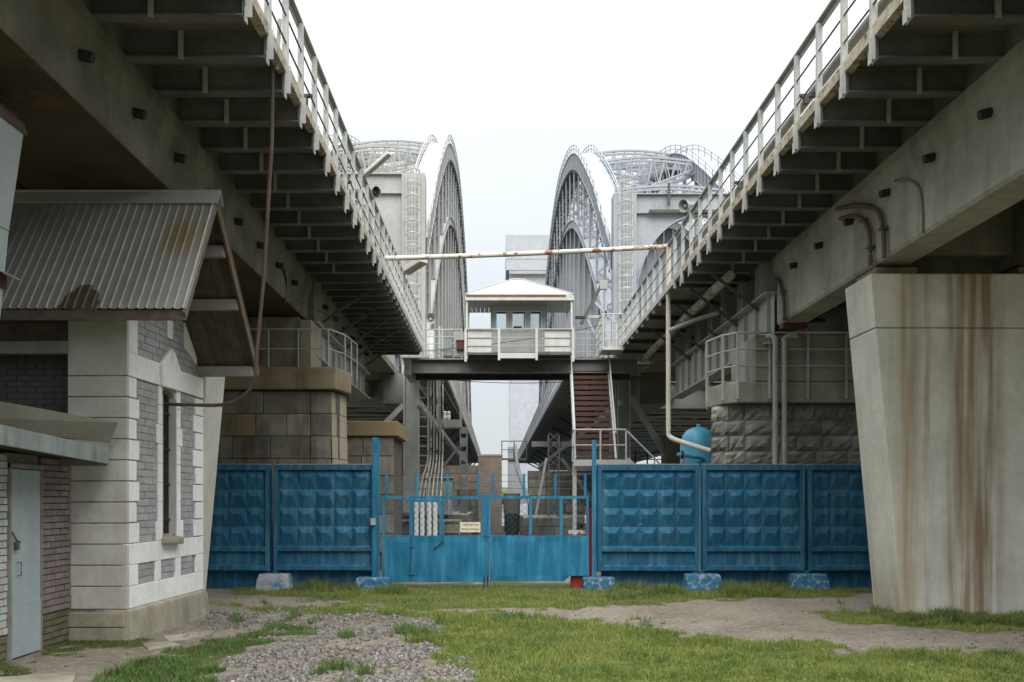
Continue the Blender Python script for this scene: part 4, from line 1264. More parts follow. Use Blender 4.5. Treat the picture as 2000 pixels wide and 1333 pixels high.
rc = thing("steel_column", "riveted steel column right of the red brown stairs with a raking brace", "column", (5.0, 41, 1.3))
MB().box(4.86, 5.28, 40.7, 41.2, 1.25, 6.9).build("shaft", 'grey_steel', rc)
fl = MB()
for xx in (4.84, 5.30):
    fl.box(xx - 0.03, xx + 0.03, 40.55, 41.3, 1.25, 6.9)
fl.build("flange", 'grey_steel', rc)
MB().box(4.55, 4.76, 40.8, 41.1, 1.25, 6.6).build("side_post", 'grey_steel', rc)
MB().bar((5.4, 41, 5.9), (6.85, 41, 3.5), 0.28, 0.2).build("brace", 'grey_steel', rc)
MB().box(6.7, 8.2, 40.4, 41.6, 0, 4.3).build("end_shaft", 'dark_steel', rc)
MB().box(4.5, 5.5, 40.3, 41.5, 1.18, 1.3).build("base_plate", 'dark_steel', rc)

# cables dropping beside the ladder into white pipes
for k in range(6):
    x = -2.62 + 0.115 * k
    pts = curve([(x, 39.2, 6.5), (x + 0.01, 39.2, 4.5), (x - 0.01, 39.2, 3.3), (x - 0.02 - 0.03 * (5 - k), 38.8, 2.6), (x - 0.05 - 0.05 * (5 - k), 38.5, 1.7)], 5)
    tag(MB().tube(pts, 0.028, 6).build("cable", 'pipe_white' if k % 2 else 'white_steel', smooth=True), ("leftmost", "second from left", "third from left", "third from right", "second from right", "rightmost")[k] + " cable of the pale bundle hanging beside the column ladder", "cable", "cables beside the column ladder")
for k, x in enumerate((-2.98, -2.76, -2.50, -2.28)):
    o = MB().tube([(x, 38.3, 0), (x, 38.3, 1.82)], 0.085, 10).build("riser_pipe", 'pipe_clean', smooth=True)
    tag(o, ["white riser pipe behind the gate, leftmost of four", "white riser pipe behind the gate, second from the left of four", "white riser pipe behind the gate, third from the left of four", "white riser pipe behind the gate, rightmost of four"][k], "pipe", "white pipes behind the gate")

# ------------------------------------------------------------------ footbridge
fb = thing("footbridge", "steel beam footbridge joining the two viaduct walkways high across the gap", "footbridge", (0.9, 36, 6.2))
for yy in (35.9, 37.9):
    mb = MB()
    mb.box(-3.04, 4.95, yy - 0.012, yy + 0.012, 6.25, 6.66)
    mb.box(-3.04, 4.95, yy - 0.14, yy + 0.14, 6.23, 6.255)
    mb.box(-3.04, 4.95, yy - 0.14, yy + 0.14, 6.655, 6.68)
    mb.build("main_beam", 'dark_steel' if yy > 36 else 'beam', fb)
MB().box(-3.2, -2.96, 35.6, 38.1, 6.15, 6.72).build("end_plate", 'grey_steel', fb)
me = MB().box(-0.05, 0.05, 35.92, 37.88, 6.4, 6.65).mesh("cross_bar", 'dark_steel')
for k in range(9):
    link("cross_bar", me, (-2.7 + 0.93 * k, 0, 0), fb)
MB().box(-3.0, 4.9, 35.7, 38.1, 6.685, 6.74).build("deck", 'timber_grey', fb)
post_rail(fb, [(-2.55, 35.75, 6.74), (-1.2, 35.75, 6.74)], 1.0, 4, 'white_steel', 0.022, 0.7, flat=True)
post_rail(fb, [(2.75, 35.75, 6.74), (3.6, 35.75, 6.74)], 0.9, 4, 'bridge', 0.022, 0.4, flat=True)
grid = MB()
for k in range(9):
    grid.bar((2.75 + 0.105 * k, 35.75, 6.74), (2.75 + 0.105 * k, 35.75, 7.6), 0.012, 0.012)
grid.build("guard_mesh", 'bridge', fb)
post_rail(fb, [(3.65, 34.9, 6.98), (4.3, 34.9, 6.98)], 1.15, 4, 'white_steel', 0.025, 0.32, flat=True)
MB().box(3.6, 4.35, 34.7, 36.0, 6.88, 6.98).build("step_plate", 'cabin_white', fb)
post_rail(fb, [(3.62, 34.95, 6.98), (3.62, 37.5, 6.98)], 1.15, 4, 'white_steel', 0.025, 0.6, flat=True)

# ------------------------------------------------------------------ guard cabin
gc = thing("guard_cabin", "small guard cabin with white hipped roof and railed balcony on the footbridge", "cabin", (0.8, 36.5, 6.74))
MB().box(-1.02, 2.60, 34.95, 37.3, 6.745, 6.83).build("balcony_floor", 'dark_steel', gc)
# hipped roof
e0, e1, f0, f1, ez = -1.07, 2.68, 34.9, 37.3, 8.80
ap = [(0.55, 36.05, 9.55), (0.95, 36.05, 9.55)]
mb = MB()
mb.add([(e0, f0, ez), (e1, f0, ez), (e1, f1, ez), (e0, f1, ez), ap[0], ap[1]], [(0, 1, 5, 4), (1, 2, 5), (2, 3, 4, 5), (3, 0, 4), (3, 2, 1, 0)])
mb.build("roof", 'cabin_roof', gc)
rg = MB()
for a, b in (((e0, f0, ez), ap[0]), ((e1, f0, ez), ap[1]), ((e1, f1, ez), ap[1]), ((e0, f1, ez), ap[0]), (ap[0], ap[1])):
    rg.bar(Vector(a) + Vector((0, 0, .015)), Vector(b) + Vector((0, 0, .015)), 0.08, 0.03)
rg.build("hip_capping", 'cabin_roof', gc)
for x in (0.2, 0.75, 1.35):
    seam = MB()
    seam.bar((x, f0, ez + 0.012), (0.75 + (x - 0.75) * 0.25, 35.85, 9.42), 0.02, 0.02)
    seam.build("roof_seam", 'cabin_roof', gc)
fa = MB()
fa.box(e0 + 0.02, e1 - 0.02, f0 + 0.01, f0 + 0.04, ez - 0.2, ez - 0.003)
fa.box(e0 + 0.02, e0 + 0.05, f0 + 0.04, f1 - 0.01, ez - 0.2, ez - 0.003)
fa.box(e1 - 0.05, e1 - 0.02, f0 + 0.04, f1 - 0.01, ez - 0.2, ez - 0.003)
fa.build("fascia", 'cabin_white', gc)
MB().box(e0 + 0.05, e1 - 0.3, f0 - 0.004, f0 + 0.008, ez - 0.085, ez - 0.01).build("fascia_board", 'verge', gc)
for k in range(24):
    x = e0 + 0.06 + k * (e1 - e0 - 0.12) / 24
    MB().box(x, x + 0.14, f0 + 0.045, f1 - 0.05, ez - 0.2, ez - 0.185).build("soffit_board", 'cabin', gc)
for x, y in ((-1.0, 35.0), (2.58, 35.0), (-1.0, 37.2), (2.58, 37.2)):
    MB().box(x - 0.03, x + 0.03, y - 0.03, y + 0.03, 6.6, ez - 0.2).build("corner_post", 'cabin_white', gc)
# walls round the windows
wx0, wx1, wy0, wy1 = -0.16, 1.74, 35.9, 37.0
for yy in (wy0, wy1):
    zb_, zt_ = (7.72, 8.42) if yy == wy0 else (7.85, 8.56)
    MB().box(wx0, wx1, yy - 0.03, yy + 0.03, 6.83, zb_).build("wall_panel", 'cabin', gc)
    MB().box(wx0, wx1, yy - 0.03, yy + 0.03, zt_, 8.6).build("wall_panel", 'cabin', gc)
    for x in (wx0 + 0.07, 0.47, 1.11, wx1 - 0.07):
        MB().box(x - 0.07, x + 0.07, yy - 0.028, yy + 0.028, zb_, zt_).build("mullion", 'cabin', gc)
    for xa_, xb_ in ((-0.02, 0.40), (0.54, 1.04), (1.18, 1.60)):
        fr = MB()
        for x in (xa_ + 0.02, xb_ - 0.02):
            fr.box(x - 0.02, x + 0.02, yy - 0.02, yy + 0.02, zb_, zt_)
        fr.box(xa_ + 0.04, xb_ - 0.04, yy - 0.02, yy + 0.02, zt_ - 0.04, zt_)
        fr.box(xa_ + 0.04, xb_ - 0.04, yy - 0.02, yy + 0.02, zb_, zb_ + 0.04)
        w_ = fr.build("window", 'cabin_white', gc)
        MB().box(xa_ + 0.04, xb_ - 0.04, yy - 0.004, yy + 0.004, zb_ + 0.04, zt_ - 0.04).build("pane", 'glass', w_)
for xx in (wx0, wx1):
    MB().box(xx - 0.03, xx + 0.03, wy0 + 0.03, wy1 - 0.03, 6.83, 8.6).build("wall_panel", 'cabin', gc)
MB().box(0.62, 0.92, 36.6, 36.75, 7.3, 8.0).build("cabinet", 'cabin', gc)
# balcony railing with white panels
bal = MB()
bal.box(-1.05, 2.64, 34.9, 35.0, 7.60, 7.64)
for z in (7.05, 7.33):
    bal.bar((-1.0, 34.95, z), (2.6, 34.95, z), 0.02, 0.02)
br_ = bal.build("railing", 'grey_steel', gc)
for x in (-1.04, 0.10, 1.38, 2.62):
    MB().box(x - 0.04, x + 0.04, 34.86, 34.95, 6.55 if x not in (-1.04, 2.62) else 6.5, 7.62).build("rail_post", 'cabin_white', br_)
for xa_, xb_ in ((-0.98, -0.16), (1.66, 2.52)):
    for j in range(3):
        MB().box(xa_, xb_, 34.97, 34.99, 6.86 + 0.245 * j, 7.102 + 0.245 * j).build("rail_panel", 'cabin_white', gc)
msh = MB()
for k in range(21):
    x = -0.14 + 1.8 * k / 20
    msh.bar((x, 34.97, 6.8), (x, 34.97, 7.6), 0.006, 0.006)
for k in range(9):
    msh.bar((-0.14, 34.97, 6.82 + k * 0.09), (1.66, 34.97, 6.82 + k * 0.09), 0.006, 0.006)
msh.build("guard_mesh", 'white_steel', gc)
MB().box(0.14, 1.34, 34.88, 34.94, 6.62, 6.80).build("skirting_board", 'cabin_white', gc)

# ------------------------------------------------------------------ boxes, loudspeakers, lamps and poles on the walkways
sb = thing("switch_cabinet", "grey switch cabinet with two small doors left of the guard cabin", "cabinet", (-1.75, 35.95, 6.74))
MB().box(-1.95, -1.52, 35.75, 36.1, 6.80, 7.48).build("case", 'fascia', sb, bevel=0.01)
for x in (-1.93, -1.73):
    MB().box(x, x + 0.19, 35.735, 35.75, 6.84, 7.44).build("door", 'fascia', sb)
sb = thing("switch_cabinet", "taller pale grey cabinet standing against the guard cabin balcony", "cabinet", (-1.3, 35.95, 6.74))
MB().box(-1.48, -1.10, 35.75, 36.1, 6.78, 7.66).build("case", 'cabin', sb, bevel=0.01)
MB().box(-1.46, -1.12, 35.735, 35.75, 6.82, 7.62).build("door", 'cabin', sb)
o = thing("letter_box", "small rusty brown metal box fixed by the tall grey cabinet", "box", (-1.22, 35.7, 7.2))
MB().box(-1.38, -1.12, 35.58, 35.73, 7.02, 7.32).build("case", 'red_brown', o, bevel=0.008)
MB().box(-1.40, -1.10, 35.56, 35.73, 7.32, 7.35).build("lid", 'red_brown', o)

def horn(base, p, d, m, label, r=0.19, pole=None):
    o = thing("loudspeaker", label, "loudspeaker", base, "loudspeakers on the walkways")
    d = Vector(d).normalized()
    MB().lathe(p, [(0.05, -0.30), (0.06, -0.16), (0.09, -0.10), (r * .8, 0.0), (r, 0.06), (r * 1.02, 0.065), (r * .9, 0.05), (0.07, -0.09), (0.0, -0.09)], 20, d).build("horn", m, o, smooth=True)
    MB().lathe(Vector(p) + d * -0.06, [(0.0, 0.0), (0.05, 0.0), (0.04, 0.06), (0.0, 0.07)], 12, d).build("driver", 'white_steel' if m == 'horn' else 'black', o, smooth=True)
    MB().tube(pole or [base, p], 0.03, 8).build("pole", 'white_steel', o)
    return o
horn((-2.28, 36.4, 6.74), (-2.28, 35.7, 8.10), (0.05, -1, -0.02), 'horn', "grey horn loudspeaker on a post beside the left end of the footbridge", 0.19, [(-2.28, 36.0, 6.74), (-2.28, 36.0, 8.05)])
horn((-2.64, 22.3, 8.2), (-2.62, 22.1, 8.42), (0.75, -0.6, 0), 'horn_dark', "dark horn loudspeaker on the left viaduct railing", 0.12, [(-2.64, 22.3, 8.2), (-2.66, 22.28, 8.4)])
horn((4.35, 23.2, 8.2), (4.28, 23.2, 8.45), (-0.75, -0.6, -0.25), 'horn', "grey horn loudspeaker on the right viaduct railing", 0.14, [(4.40, 23.3, 8.2), (4.4, 23.3, 8.45)])
# big white canister under the left horn
o = MB().lathe((-2.28, 36.05, 6.75), [(0.11, 0), (0.11, 0.95), (0.08, 1.0)], 14).build("canister", 'pipe_clean', smooth=True)
tag(o, "white upright canister standing behind the footbridge rail below the grey horn", "canister")

def street_lamp(p0, p1, label, head, w, h, glass):
    o = thing("street_lamp", label, "lamp", p0, "lamps on the left viaduct railing")
    MB().tube([p0, p1], 0.03, 8).build("arm", 'grey_steel', o)
    a, b = Vector(p1), Vector(head)
    d = (b - a).normalized()
    mb = MB()
    mb.bar(a, b, w, h)
    mb.bar(a - d * 0.12, a, w * .6, h * .6)
    mb.build("lamp_head", 'grey_steel' if glass else 'cabin_white', o, bevel=0.02)
    if glass:
        s_ = d.cross(Vector((0, 0, 1))).normalized()
        n_ = s_.cross(d)
        mb = MB()
        mb.bar(a + d * 0.1 - n_ * (h / 2 + 0.004), b - d * 0.06 - n_ * (h / 2 + 0.004), w * .8, 0.012)
        mb.build("lamp_glass", 'lamp_glass', o)
    return o
street_lamp((-2.64, 29.0, 7.9), (-2.58, 28.9, 8.22), "street lamp with a dusty glass leaning out from the left railing near the loudspeaker", (-2.02, 28.5, 8.46), 0.36, 0.15, True)
street_lamp((-2.64, 20.2, 7.95), (-2.62, 20.1, 8.12), "white lamp head tilted upward above the left viaduct railing", (-2.07, 19.9, 8.52), 0.16, 0.07, False)

o = thing("signal_arm", "dark steel arm hanging aslant from a bracket right of the guard cabin", "signal arm", (3.7, 37, 8))
MB().bar((3.80, 37.0, 9.55), (3.08, 37.0, 8.15), 0.16, 0.12).build("arm", 'dark_steel', o)
MB().box(3.74, 4.02, 36.9, 37.1, 9.4, 9.72).build("head_block", 'cabin', o)
MB().box(2.86, 3.2, 36.9, 37.1, 8.34, 8.42).build("foot_block", 'black', o)
MB().box(3.2, 3.95, 36.95, 37.05, 8.36, 8.46).build("bracket", 'grey_steel', o)
MB().bar((3.5, 37, 9.0), (4.3, 37, 8.2), 0.1, 0.1).build("brace", 'bridge', o)
MB().bar((3.3, 37, 8.3), (3.75, 37, 7.4), 0.12, 0.1).build("brace", 'bridge', o)
MB().box(3.70, 3.80, 36.95, 37.05, 6.74, 8.4).build("post", 'bridge', o)
MB().box(3.92, 4.0, 36.95, 37.05, 6.74, 9.5).build("post", 'bridge', o)

# ------------------------------------------------------------------ pipes and tank
pts = wander((-2.64, 24.1, 7.47), (4.35, 25.9, 8.20), 0.03, 12)
tag(MB().tube(pts, 0.058, 10).build("crossing_pipe", 'pipe_white', smooth=True), "long rusty white pipe spanning the gap between the two railings", "pipe")
pts = [(4.35, 25.85, 8.25), (4.35, 25.85, 6), (4.35, 25.85, 3.55)] + [tuple(p) for p in curve([(4.35, 25.85, 3.45), (4.40, 25.8, 3.36), (4.6, 25.6, 3.25), (5.25, 25.0, 2.98)], 4)]
tag(MB().tube(pts, 0.062, 10).build("drop_pipe", 'pipe_stained', smooth=True), "tall vertical pale pipe running down from the right railing to the blue tank", "pipe")
pts = [tuple(p) for p in curve([(4.36, 25.8, 6.05), (5.0, 25.55, 6.28), (5.50, 25.3, 6.42), (5.60, 25.25, 6.55), (5.60, 25.25, 6.8), (5.60, 25.25, 7.1)], 5)]
tag(MB().tube(pts, 0.058, 10).build("branch_pipe", 'pipe', smooth=True), "short branch pipe rising from the vertical pipe to the walkway underside", "pipe")
tk = thing("air_tank", "sky blue upright pressure tank with domed top beside the granite pier", "tank", (4.83, 24.9 + 1.5, 0))
MB().lathe((5.22, 26.4, 0), [(0.46, 0.3), (0.47, 0.4), (0.47, 3.12), (0.46, 3.28), (0.41, 3.45), (0.30, 3.58), (0.15, 3.65), (0.0, 3.67)], 28).build("vessel", 'tank', tk, smooth=True)
MB().lathe((5.22, 26.4, 3.65), [(0.06, 0), (0.06, 0.06), (0.03, 0.09)], 12).build("top_boss", 'tank', tk)
for x in (4.90, 5.54):
    MB().lathe((x, 26.4, 3.52), [(0.05, -0.01), (0.05, 0.01)], 10, (0, 1, 0)).build("lifting_lug", 'tank', tk)
for z in (1.4, 2.6):
    MB().lathe((5.22, 26.4, z), [(0.475, -0.015), (0.475, 0.015)], 28).build("weld_seam", 'tank', tk)
for k in range(3):
    a = k * 2.09 + 0.5
    MB().box(5.22 + .38 * math.cos(a) - .05, 5.22 + .38 * math.cos(a) + .05, 26.4 + .38 * math.sin(a) - .05, 26.4 + .38 * math.sin(a) + .05, 0, 0.4).build("leg", 'tank', tk)
v = MB().tube([(4.55, 25.75, 2.93), (5.0, 25.75, 2.87), (5.25, 25.9, 2.85)], 0.05, 8)
v.build("inlet_pipe", 'tank', tk)
MB().lathe((4.70, 25.75, 2.92), [(0.05, -0.05), (0.11, -0.04), (0.11, 0.0), (0.05, 0.01)], 12, (1, 0, -0.1)).build("valve", 'black', tk)
MB().tube([(4.72, 25.7, 2.85), (4.66, 25.55, 2.70)], 0.02, 6).build("valve_handle", 'red', tk)

# slack wires
for a, b, s_, lab in (((-4.2, 21.5, 6.0), (-2.7, 35.5, 6.9), 0.1, "thin cable strung under the left walkway"),
                ((-2.6, 35.8, 7.0), (3.6, 34.9, 7.75), 0.12, "thin wire sloping across the front of the guard cabin"),
                ((-2.9, 36.2, 6.2), (4.6, 36.2, 6.2), 0.28, "slack wire sagging below the footbridge beam")):
    tag(MB().tube(wander(a, b, s_, 12), 0.012, 5).build("wire", 'black'), lab, "wire")

o = thing("hanging_platform", "small steel platform hung under the left arch footway beside the cables", "platform", (-1.75, 40, 4.7))
MB().box(-2.3, -1.35, 39.8, 40.6, 4.62, 4.92).build("box_beam", 'grey_steel', o)
for x in (-2.28, -1.37):
    MB().box(x - 0.05, x + 0.05, 39.82, 39.92, 4.92, 6.9).build("hanger", 'grey_steel', o)
for x, z in ((-2.0, 4.92), (-1.85, 4.92)):
    MB().lathe((x, 40, z), [(0.05, 0), (0.08, 0.1), (0.06, 0.2), (0.08, 0.3), (0.03, 0.34)], 10).build("insulator", 'pipe_clean', o)
for a, b in (((-2.28, 39.87, 6.6), (-1.37, 39.87, 5.0)),):
    MB().bar(a, b, 0.05, 0.05).build("brace", 'dark_steel', o)
# ------------------------------------------------------------------ stairs
ss = thing("steel_stairs", "red brown open tread stairs descending from the footbridge to a landing", "stairs", (3.3, 34, 3))
n = 17
me = MB().box(-0.62, 0.62, -0.13, 0.13, -0.02, 0.02).mesh("tread", 'red_brown')
mr = MB().box(-0.62, 0.62, -0.01, 0.01, -0.10, 0.02).mesh("riser", 'red_brown')
for k in range(n):
    t = k / (n - 1)
    p = Vector((3.28 - 0.06 * t, 36.0 - 2.7 * t, 6.3 - 3.15 * t))
    link("tread", me, p, ss)
    link("riser", mr, p + Vector((0, -0.13, 0)), ss)
for x, m_ in ((2.62, 'grey_steel'), (3.94, 'grey_steel')):
    MB().bar((x, 36.1, 6.35), (x - 0.06, 33.2, 3.05), 0.06, 0.26).build("stringer", m_, ss)
    MB().bar((x, 36.0, 7.2), (x - 0.06, 33.2, 3.95), 0.04, 0.04).build("handrail", m_, ss)
MB().bar((3.28, 36.1, 6.2), (3.22, 33.2, 2.95), 0.10, 0.10).build("centre_stringer", 'red_brown', ss)
MB().box(2.48, 4.12, 32.3, 33.3, 2.94, 3.03).build("landing", 'dark_steel', ss)
MB().box(2.44, 4.16, 32.26, 32.3, 2.86, 3.06).build("landing_edge", 'grey_steel', ss)
post_rail(ss, [(2.48, 33.2, 3.03), (2.48, 32.33, 3.03), (4.1, 32.33, 3.03)], 0.98, 2, 'grey_steel', 0.03, 0.8, flat=True)
for x in (2.5, 4.1):
    MB().box(x - 0.06, x + 0.06, 32.6, 32.75, 0.0, 2.94).build("leg", 'grey_steel', ss)
MB().bar((4.1, 32.33, 4.0), (5.0, 32.33, 3.1), 0.05, 0.05).build("handrail", 'grey_steel', ss)
MB().bar((4.1, 32.33, 3.05), (6.6, 32.33, 0.4), 0.06, 0.24).build("stringer", 'grey_steel', ss)
for k in range(12):
    MB().box(4.12 + 0.2 * k, 4.36 + 0.2 * k, 32.35, 33.2, 2.82 - 0.22 * k, 2.85 - 0.22 * k).build("tread", 'dark_steel', ss)
MB().bar((5.0, 32.33, 3.1), (6.8, 32.33, 1.2), 0.05, 0.05).build("handrail", 'bridge', ss)
MB().box(4.98, 5.02, 32.31, 32.35, 2.1, 3.1).build("rail_post", 'bridge', ss)

# ------------------------------------------------------------------ beneath the arches: abutment, bents, brick pier
ab = thing("river_abutment", "low stone abutment wall behind the gate on the left side", "wall", (-4, 43, 0))
MB().box(-12, -1.2, 43.2, 55, -0.3, 1.18).build("core", 'cap_grey', ab)
z = 1.18
while z > -0.2:
    x = -1.2
    while x > -8:
        wd_ = random.uniform(0.8, 1.7)
        MB().box(x - wd_ + 0.01, x - 0.01, 43.1, 43.25, z - 0.39, z - 0.01).build("stone", random.choice(['stone_a', 'stone_a', 'concrete', 'stone_c']), ab, bevel=0.015)
        x -= wd_
    z -= 0.4
MB().box(-12, -2.0, 42.6, 43.09, 1.19, 1.30).build("coping", 'concrete', ab)
ab = thing("river_abutment", "low stone abutment wall behind the gate on the right side", "wall", (4, 46, 0))
MB().box(1.25, 14, 46.2, 55, -0.3, 1.0).build("core", 'cap_grey', ab)
z = 1.0
while z > -0.2:
    x = 1.25
    while x < 9:
        wd_ = random.uniform(0.9, 1.8)
        MB().box(x + 0.01, x + wd_ - 0.01, 46.1, 46.25, z - 0.39, z - 0.01).build("stone", random.choice(['stone_a', 'brick_pier', 'brick_pier']), ab, bevel=0.015)
        x += wd_
    z -= 0.4
MB().box(3.4, 8, 45.7, 46.09, 0.75, 1.05).build("coping", 'brick_pier', ab)

bp = thing("brick_pier", "square brown brick pier standing between the arch decks behind the gate", "pier", (-0.3, 53, 0))
MB().box(-0.93, 0.30, 53, 54.4, -0.1, 4.05).build("shaft", 'brick_pier', bp)
MB().box(-0.97, 0.34, 52.96, 54.44, 4.05, 4.16).build("cap", 'brick_pier', bp)
cs = MB()
for k in range(26):
    for j in range(5):
        x = -0.93 + 0.246 * j - (0.12 if k % 2 else 0)
        cs.box(max(x, -0.93) + 0.006, min(x + 0.246, 0.30) - 0.006, 52.985, 53.001, 0.05 + k * 0.153, 0.19 + k * 0.153)
stuff(cs.build("brick_face", 'brick_pier', bp))
o = thing("dolphin_pile", "dark round pile with a collar beside the brick pier", "pile", (0.75, 50, 0))
MB().lathe((0.77, 50, 0), [(0.30, 0), (0.37, 0.3), (0.38, 1.1), (0.36, 1.12)], 18).build("shaft", 'black', o, smooth=True)
MB().lathe((0.77, 50, 1.12), [(0.40, 0), (0.42, 0.95), (0.40, 1.0)], 18).build("collar", 'joint', o, smooth=True)

def bent(x, y, z0, z1, w, holes, label):
    o = thing("steel_bent", label, "trestle", (x, y, z0), "steel trestles under the arch decks")
    mb = MB()
    mb.box(x - w / 2, x - w / 2 + 0.05, y - 0.25, y + 0.25, z0, z1)
    mb.box(x + w / 2 - 0.05, x + w / 2, y - 0.25, y + 0.25, z0, z1)
    mb.build("flange", 'beam', o)
    if holes:
        zz = z0
        while zz < z1:
            MB().box(x - w / 2 + 0.05, x + w / 2 - 0.05, y - 0.2, y - 0.17, zz, min(zz + 0.42, z1)).build("batten", 'beam', o)
            zz += 0.62
    else:
        lc_ = MB()
        k = 0
        zz = z0
        while zz < z1 - 0.3:
            a, b = (x - w / 2 + .04, x + w / 2 - .04)
            lc_.bar((a, y - 0.2, zz), (b, y - 0.2, zz + 0.4), 0.05, 0.03)
            lc_.bar((b, y - 0.17, zz), (a, y - 0.17, zz + 0.4), 0.05, 0.03)
            zz += 0.4
        lc_.build("lacing", 'beam', o)
    MB().box(x - w, x + w, y - 0.4, y + 0.4, z0 - 0.12, z0).build("base_plate", 'dark_steel', o)
    return o
b_ = bent(-1.52, 48, 1.18, 5.2, 0.36, True, "steel trestle leg with round openings left of the brick pier")
MB().bar((-1.75, 48, 4.3), (-3.3, 48, 2.3), 0.16, 0.12).build("brace", 'beam', b_)
b_ = bent(-4.85, 48, 1.18, 5.0, 0.36, True, "steel trestle leg with round openings far left behind the column")
b_ = bent(2.75, 49, 1.0, 4.9, 0.55, False, "laced steel trestle leg right of the dark pile with raking braces")
MB().bar((3.1, 49, 3.8), (4.7, 49, 1.7), 0.22, 0.16).build("brace", 'beam', b_)
MB().bar((6.3, 49, 3.6), (4.8, 49, 1.7), 0.2, 0.16).build("brace", 'beam', b_)
MB().bar((2.4, 49, 3.8), (1.9, 49, 1.1), 0.3, 0.1).build("brace", 'bridge', b_)
MB().box(1.7, 5.2, 48.9, 49.1, 4.35, 4.6).build("tie_beam", 'beam', b_)
MB().box(2.0, 5.2, 48.95, 49.05, 3.0, 3.1).build("tie_beam", 'beam', b_)
o = thing("raking_leg", "blue grey raking steel leg at the end of the right arch deck", "leg", (1.5, 52, 0))
MB().loft([(0.62, 54, 1.6), (1.75, 54, 1.6), (1.75, 54.6, 1.6), (0.62, 54.6, 1.6)], [(0.62, 54, 4.6), (1.0, 54, 4.6), (1.0, 54.6, 4.6), (0.62, 54.6, 4.6)]).build("web", 'bridge', o)
MB().bar((1.02, 53.95, 4.7), (1.12, 53.95, 3.5), 0.14, 0.14).build("flange", 'bridge', o)
MB().bar((1.12, 53.95, 3.5), (1.85, 53.95, 1.5), 0.14, 0.14).build("flange", 'bridge', o)
MB().box(0.3, 1.6, 53.9, 54, 3.9, 4.0).build("platform", 'dark_steel', o)
post_rail(o, [(0.3, 53.9, 4.0), (1.6, 53.9, 4.0)], 0.9, 2, 'dark_steel', 0.03, 0.6)
# pale far wall and white girder box
o = MB().box(-9, -5.0, 62, 63, 0.0, 4.6).build("far_wall", 'stone_c')
tag(o, "pale stone wall seen through the gap behind the left trestle", "wall")
o = thing("box_girder", "pale steel box girder lying on the left abutment behind the gate", "girder", (-3, 44, 1.3))
MB().box(-5.2, -1.9, 44.5, 45.2, 1.2, 2.75).build("web", 'fascia', o)
MB().box(-5.25, -1.85, 44.4, 45.3, 2.75, 2.80).build("flange", 'grey_steel', o)
for k in range(4):
    MB().box(-2.1 - k * 0.95, -2.06 - k * 0.95, 44.42, 44.5, 1.2, 2.75).build("stiffener", 'white_steel', o)
post_rail(tag(MB().box(-4.9, -1.4, 42.0, 42.2, 0.9, 1.0).build("walk_plank", 'concrete'), "pale plank walk with a thin railing in front of the left abutment", "walkway"), [(-4.8, 42, 0.0), (-1.5, 42, 0.0)], 0.95, 2, 'white_steel', 0.025, 0.7)
o = thing("white_screen", "pale bluish sheeted screen under the right arch deck", "screen", (5, 56, 0))
MB().box(4.4, 6.6, 56.2, 56.4, 0, 4.4).build("sheet", 'bridge', o)
rail_far = thing("service_ladder", "dark ladder and rails at the foot of the right steel column", "ladder", (6.0, 43, 2))
for x in (5.85, 6.35):
    MB().box(x - 0.03, x + 0.03, 43, 43.06, 1.2, 3.9).build("stile", 'black', rail_far)
for k in range(8):
    MB().box(5.6, 7.0, 43.02, 43.05, 1.8 + k * 0.28, 1.84 + k * 0.28).build("rung", 'black', rail_far)

for x0, x1, zt, m_, lab in ((-12, -1.0, 3.7, 'stone_a', "tall dim stone wall under the left arch deck"), (1.75, 14, 3.4, 'joint', "stone wall toned dark for the shade under the right arch deck")):
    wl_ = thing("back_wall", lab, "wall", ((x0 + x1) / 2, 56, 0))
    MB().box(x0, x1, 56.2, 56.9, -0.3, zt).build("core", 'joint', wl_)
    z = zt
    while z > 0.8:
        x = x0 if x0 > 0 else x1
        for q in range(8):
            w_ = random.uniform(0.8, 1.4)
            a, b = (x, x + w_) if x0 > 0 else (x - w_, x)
            MB().box(a + 0.012, b - 0.012, 56.1, 56.22, z - 0.44, z - 0.012).build("stone", random.choice(['stone_a', 'joint', 'joint'] if x0 > 0 else ['stone_a', 'stone_a', 'brick_pier']), wl_)  # joint colour on the right wall's stones paints in the dimness there
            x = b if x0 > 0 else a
        z -= 0.452
# opposite bank
def bank():
    r = np.random.default_rng(3)
    V, F = [], []
    mb = MB()
    for k in range(90):
        x = -900 + 20 * k + r.uniform(-6, 6)
        h = r.uniform(6, 13)
        w_ = r.uniform(9, 18)
        mb.lathe((x, 620 + r.uniform(-20, 20), -1.6), [(w_ * .7, 0), (w_, h * .35), (w_ * .8, h * .7), (w_ * .4, h * .95), (0.1, h)], 7, (r.uniform(-.1, .1), r.uniform(-.1, .1), 1))
    return mb
tag(stuff(bank().build("far_treeline", 'tree')), "low green line of trees on the far river bank", "trees")
mb = MB()
mb.box(-1500, 1500, 590, 1600, -2.5, -0.6)
structure(mb.build("far_bank", 'ground'))

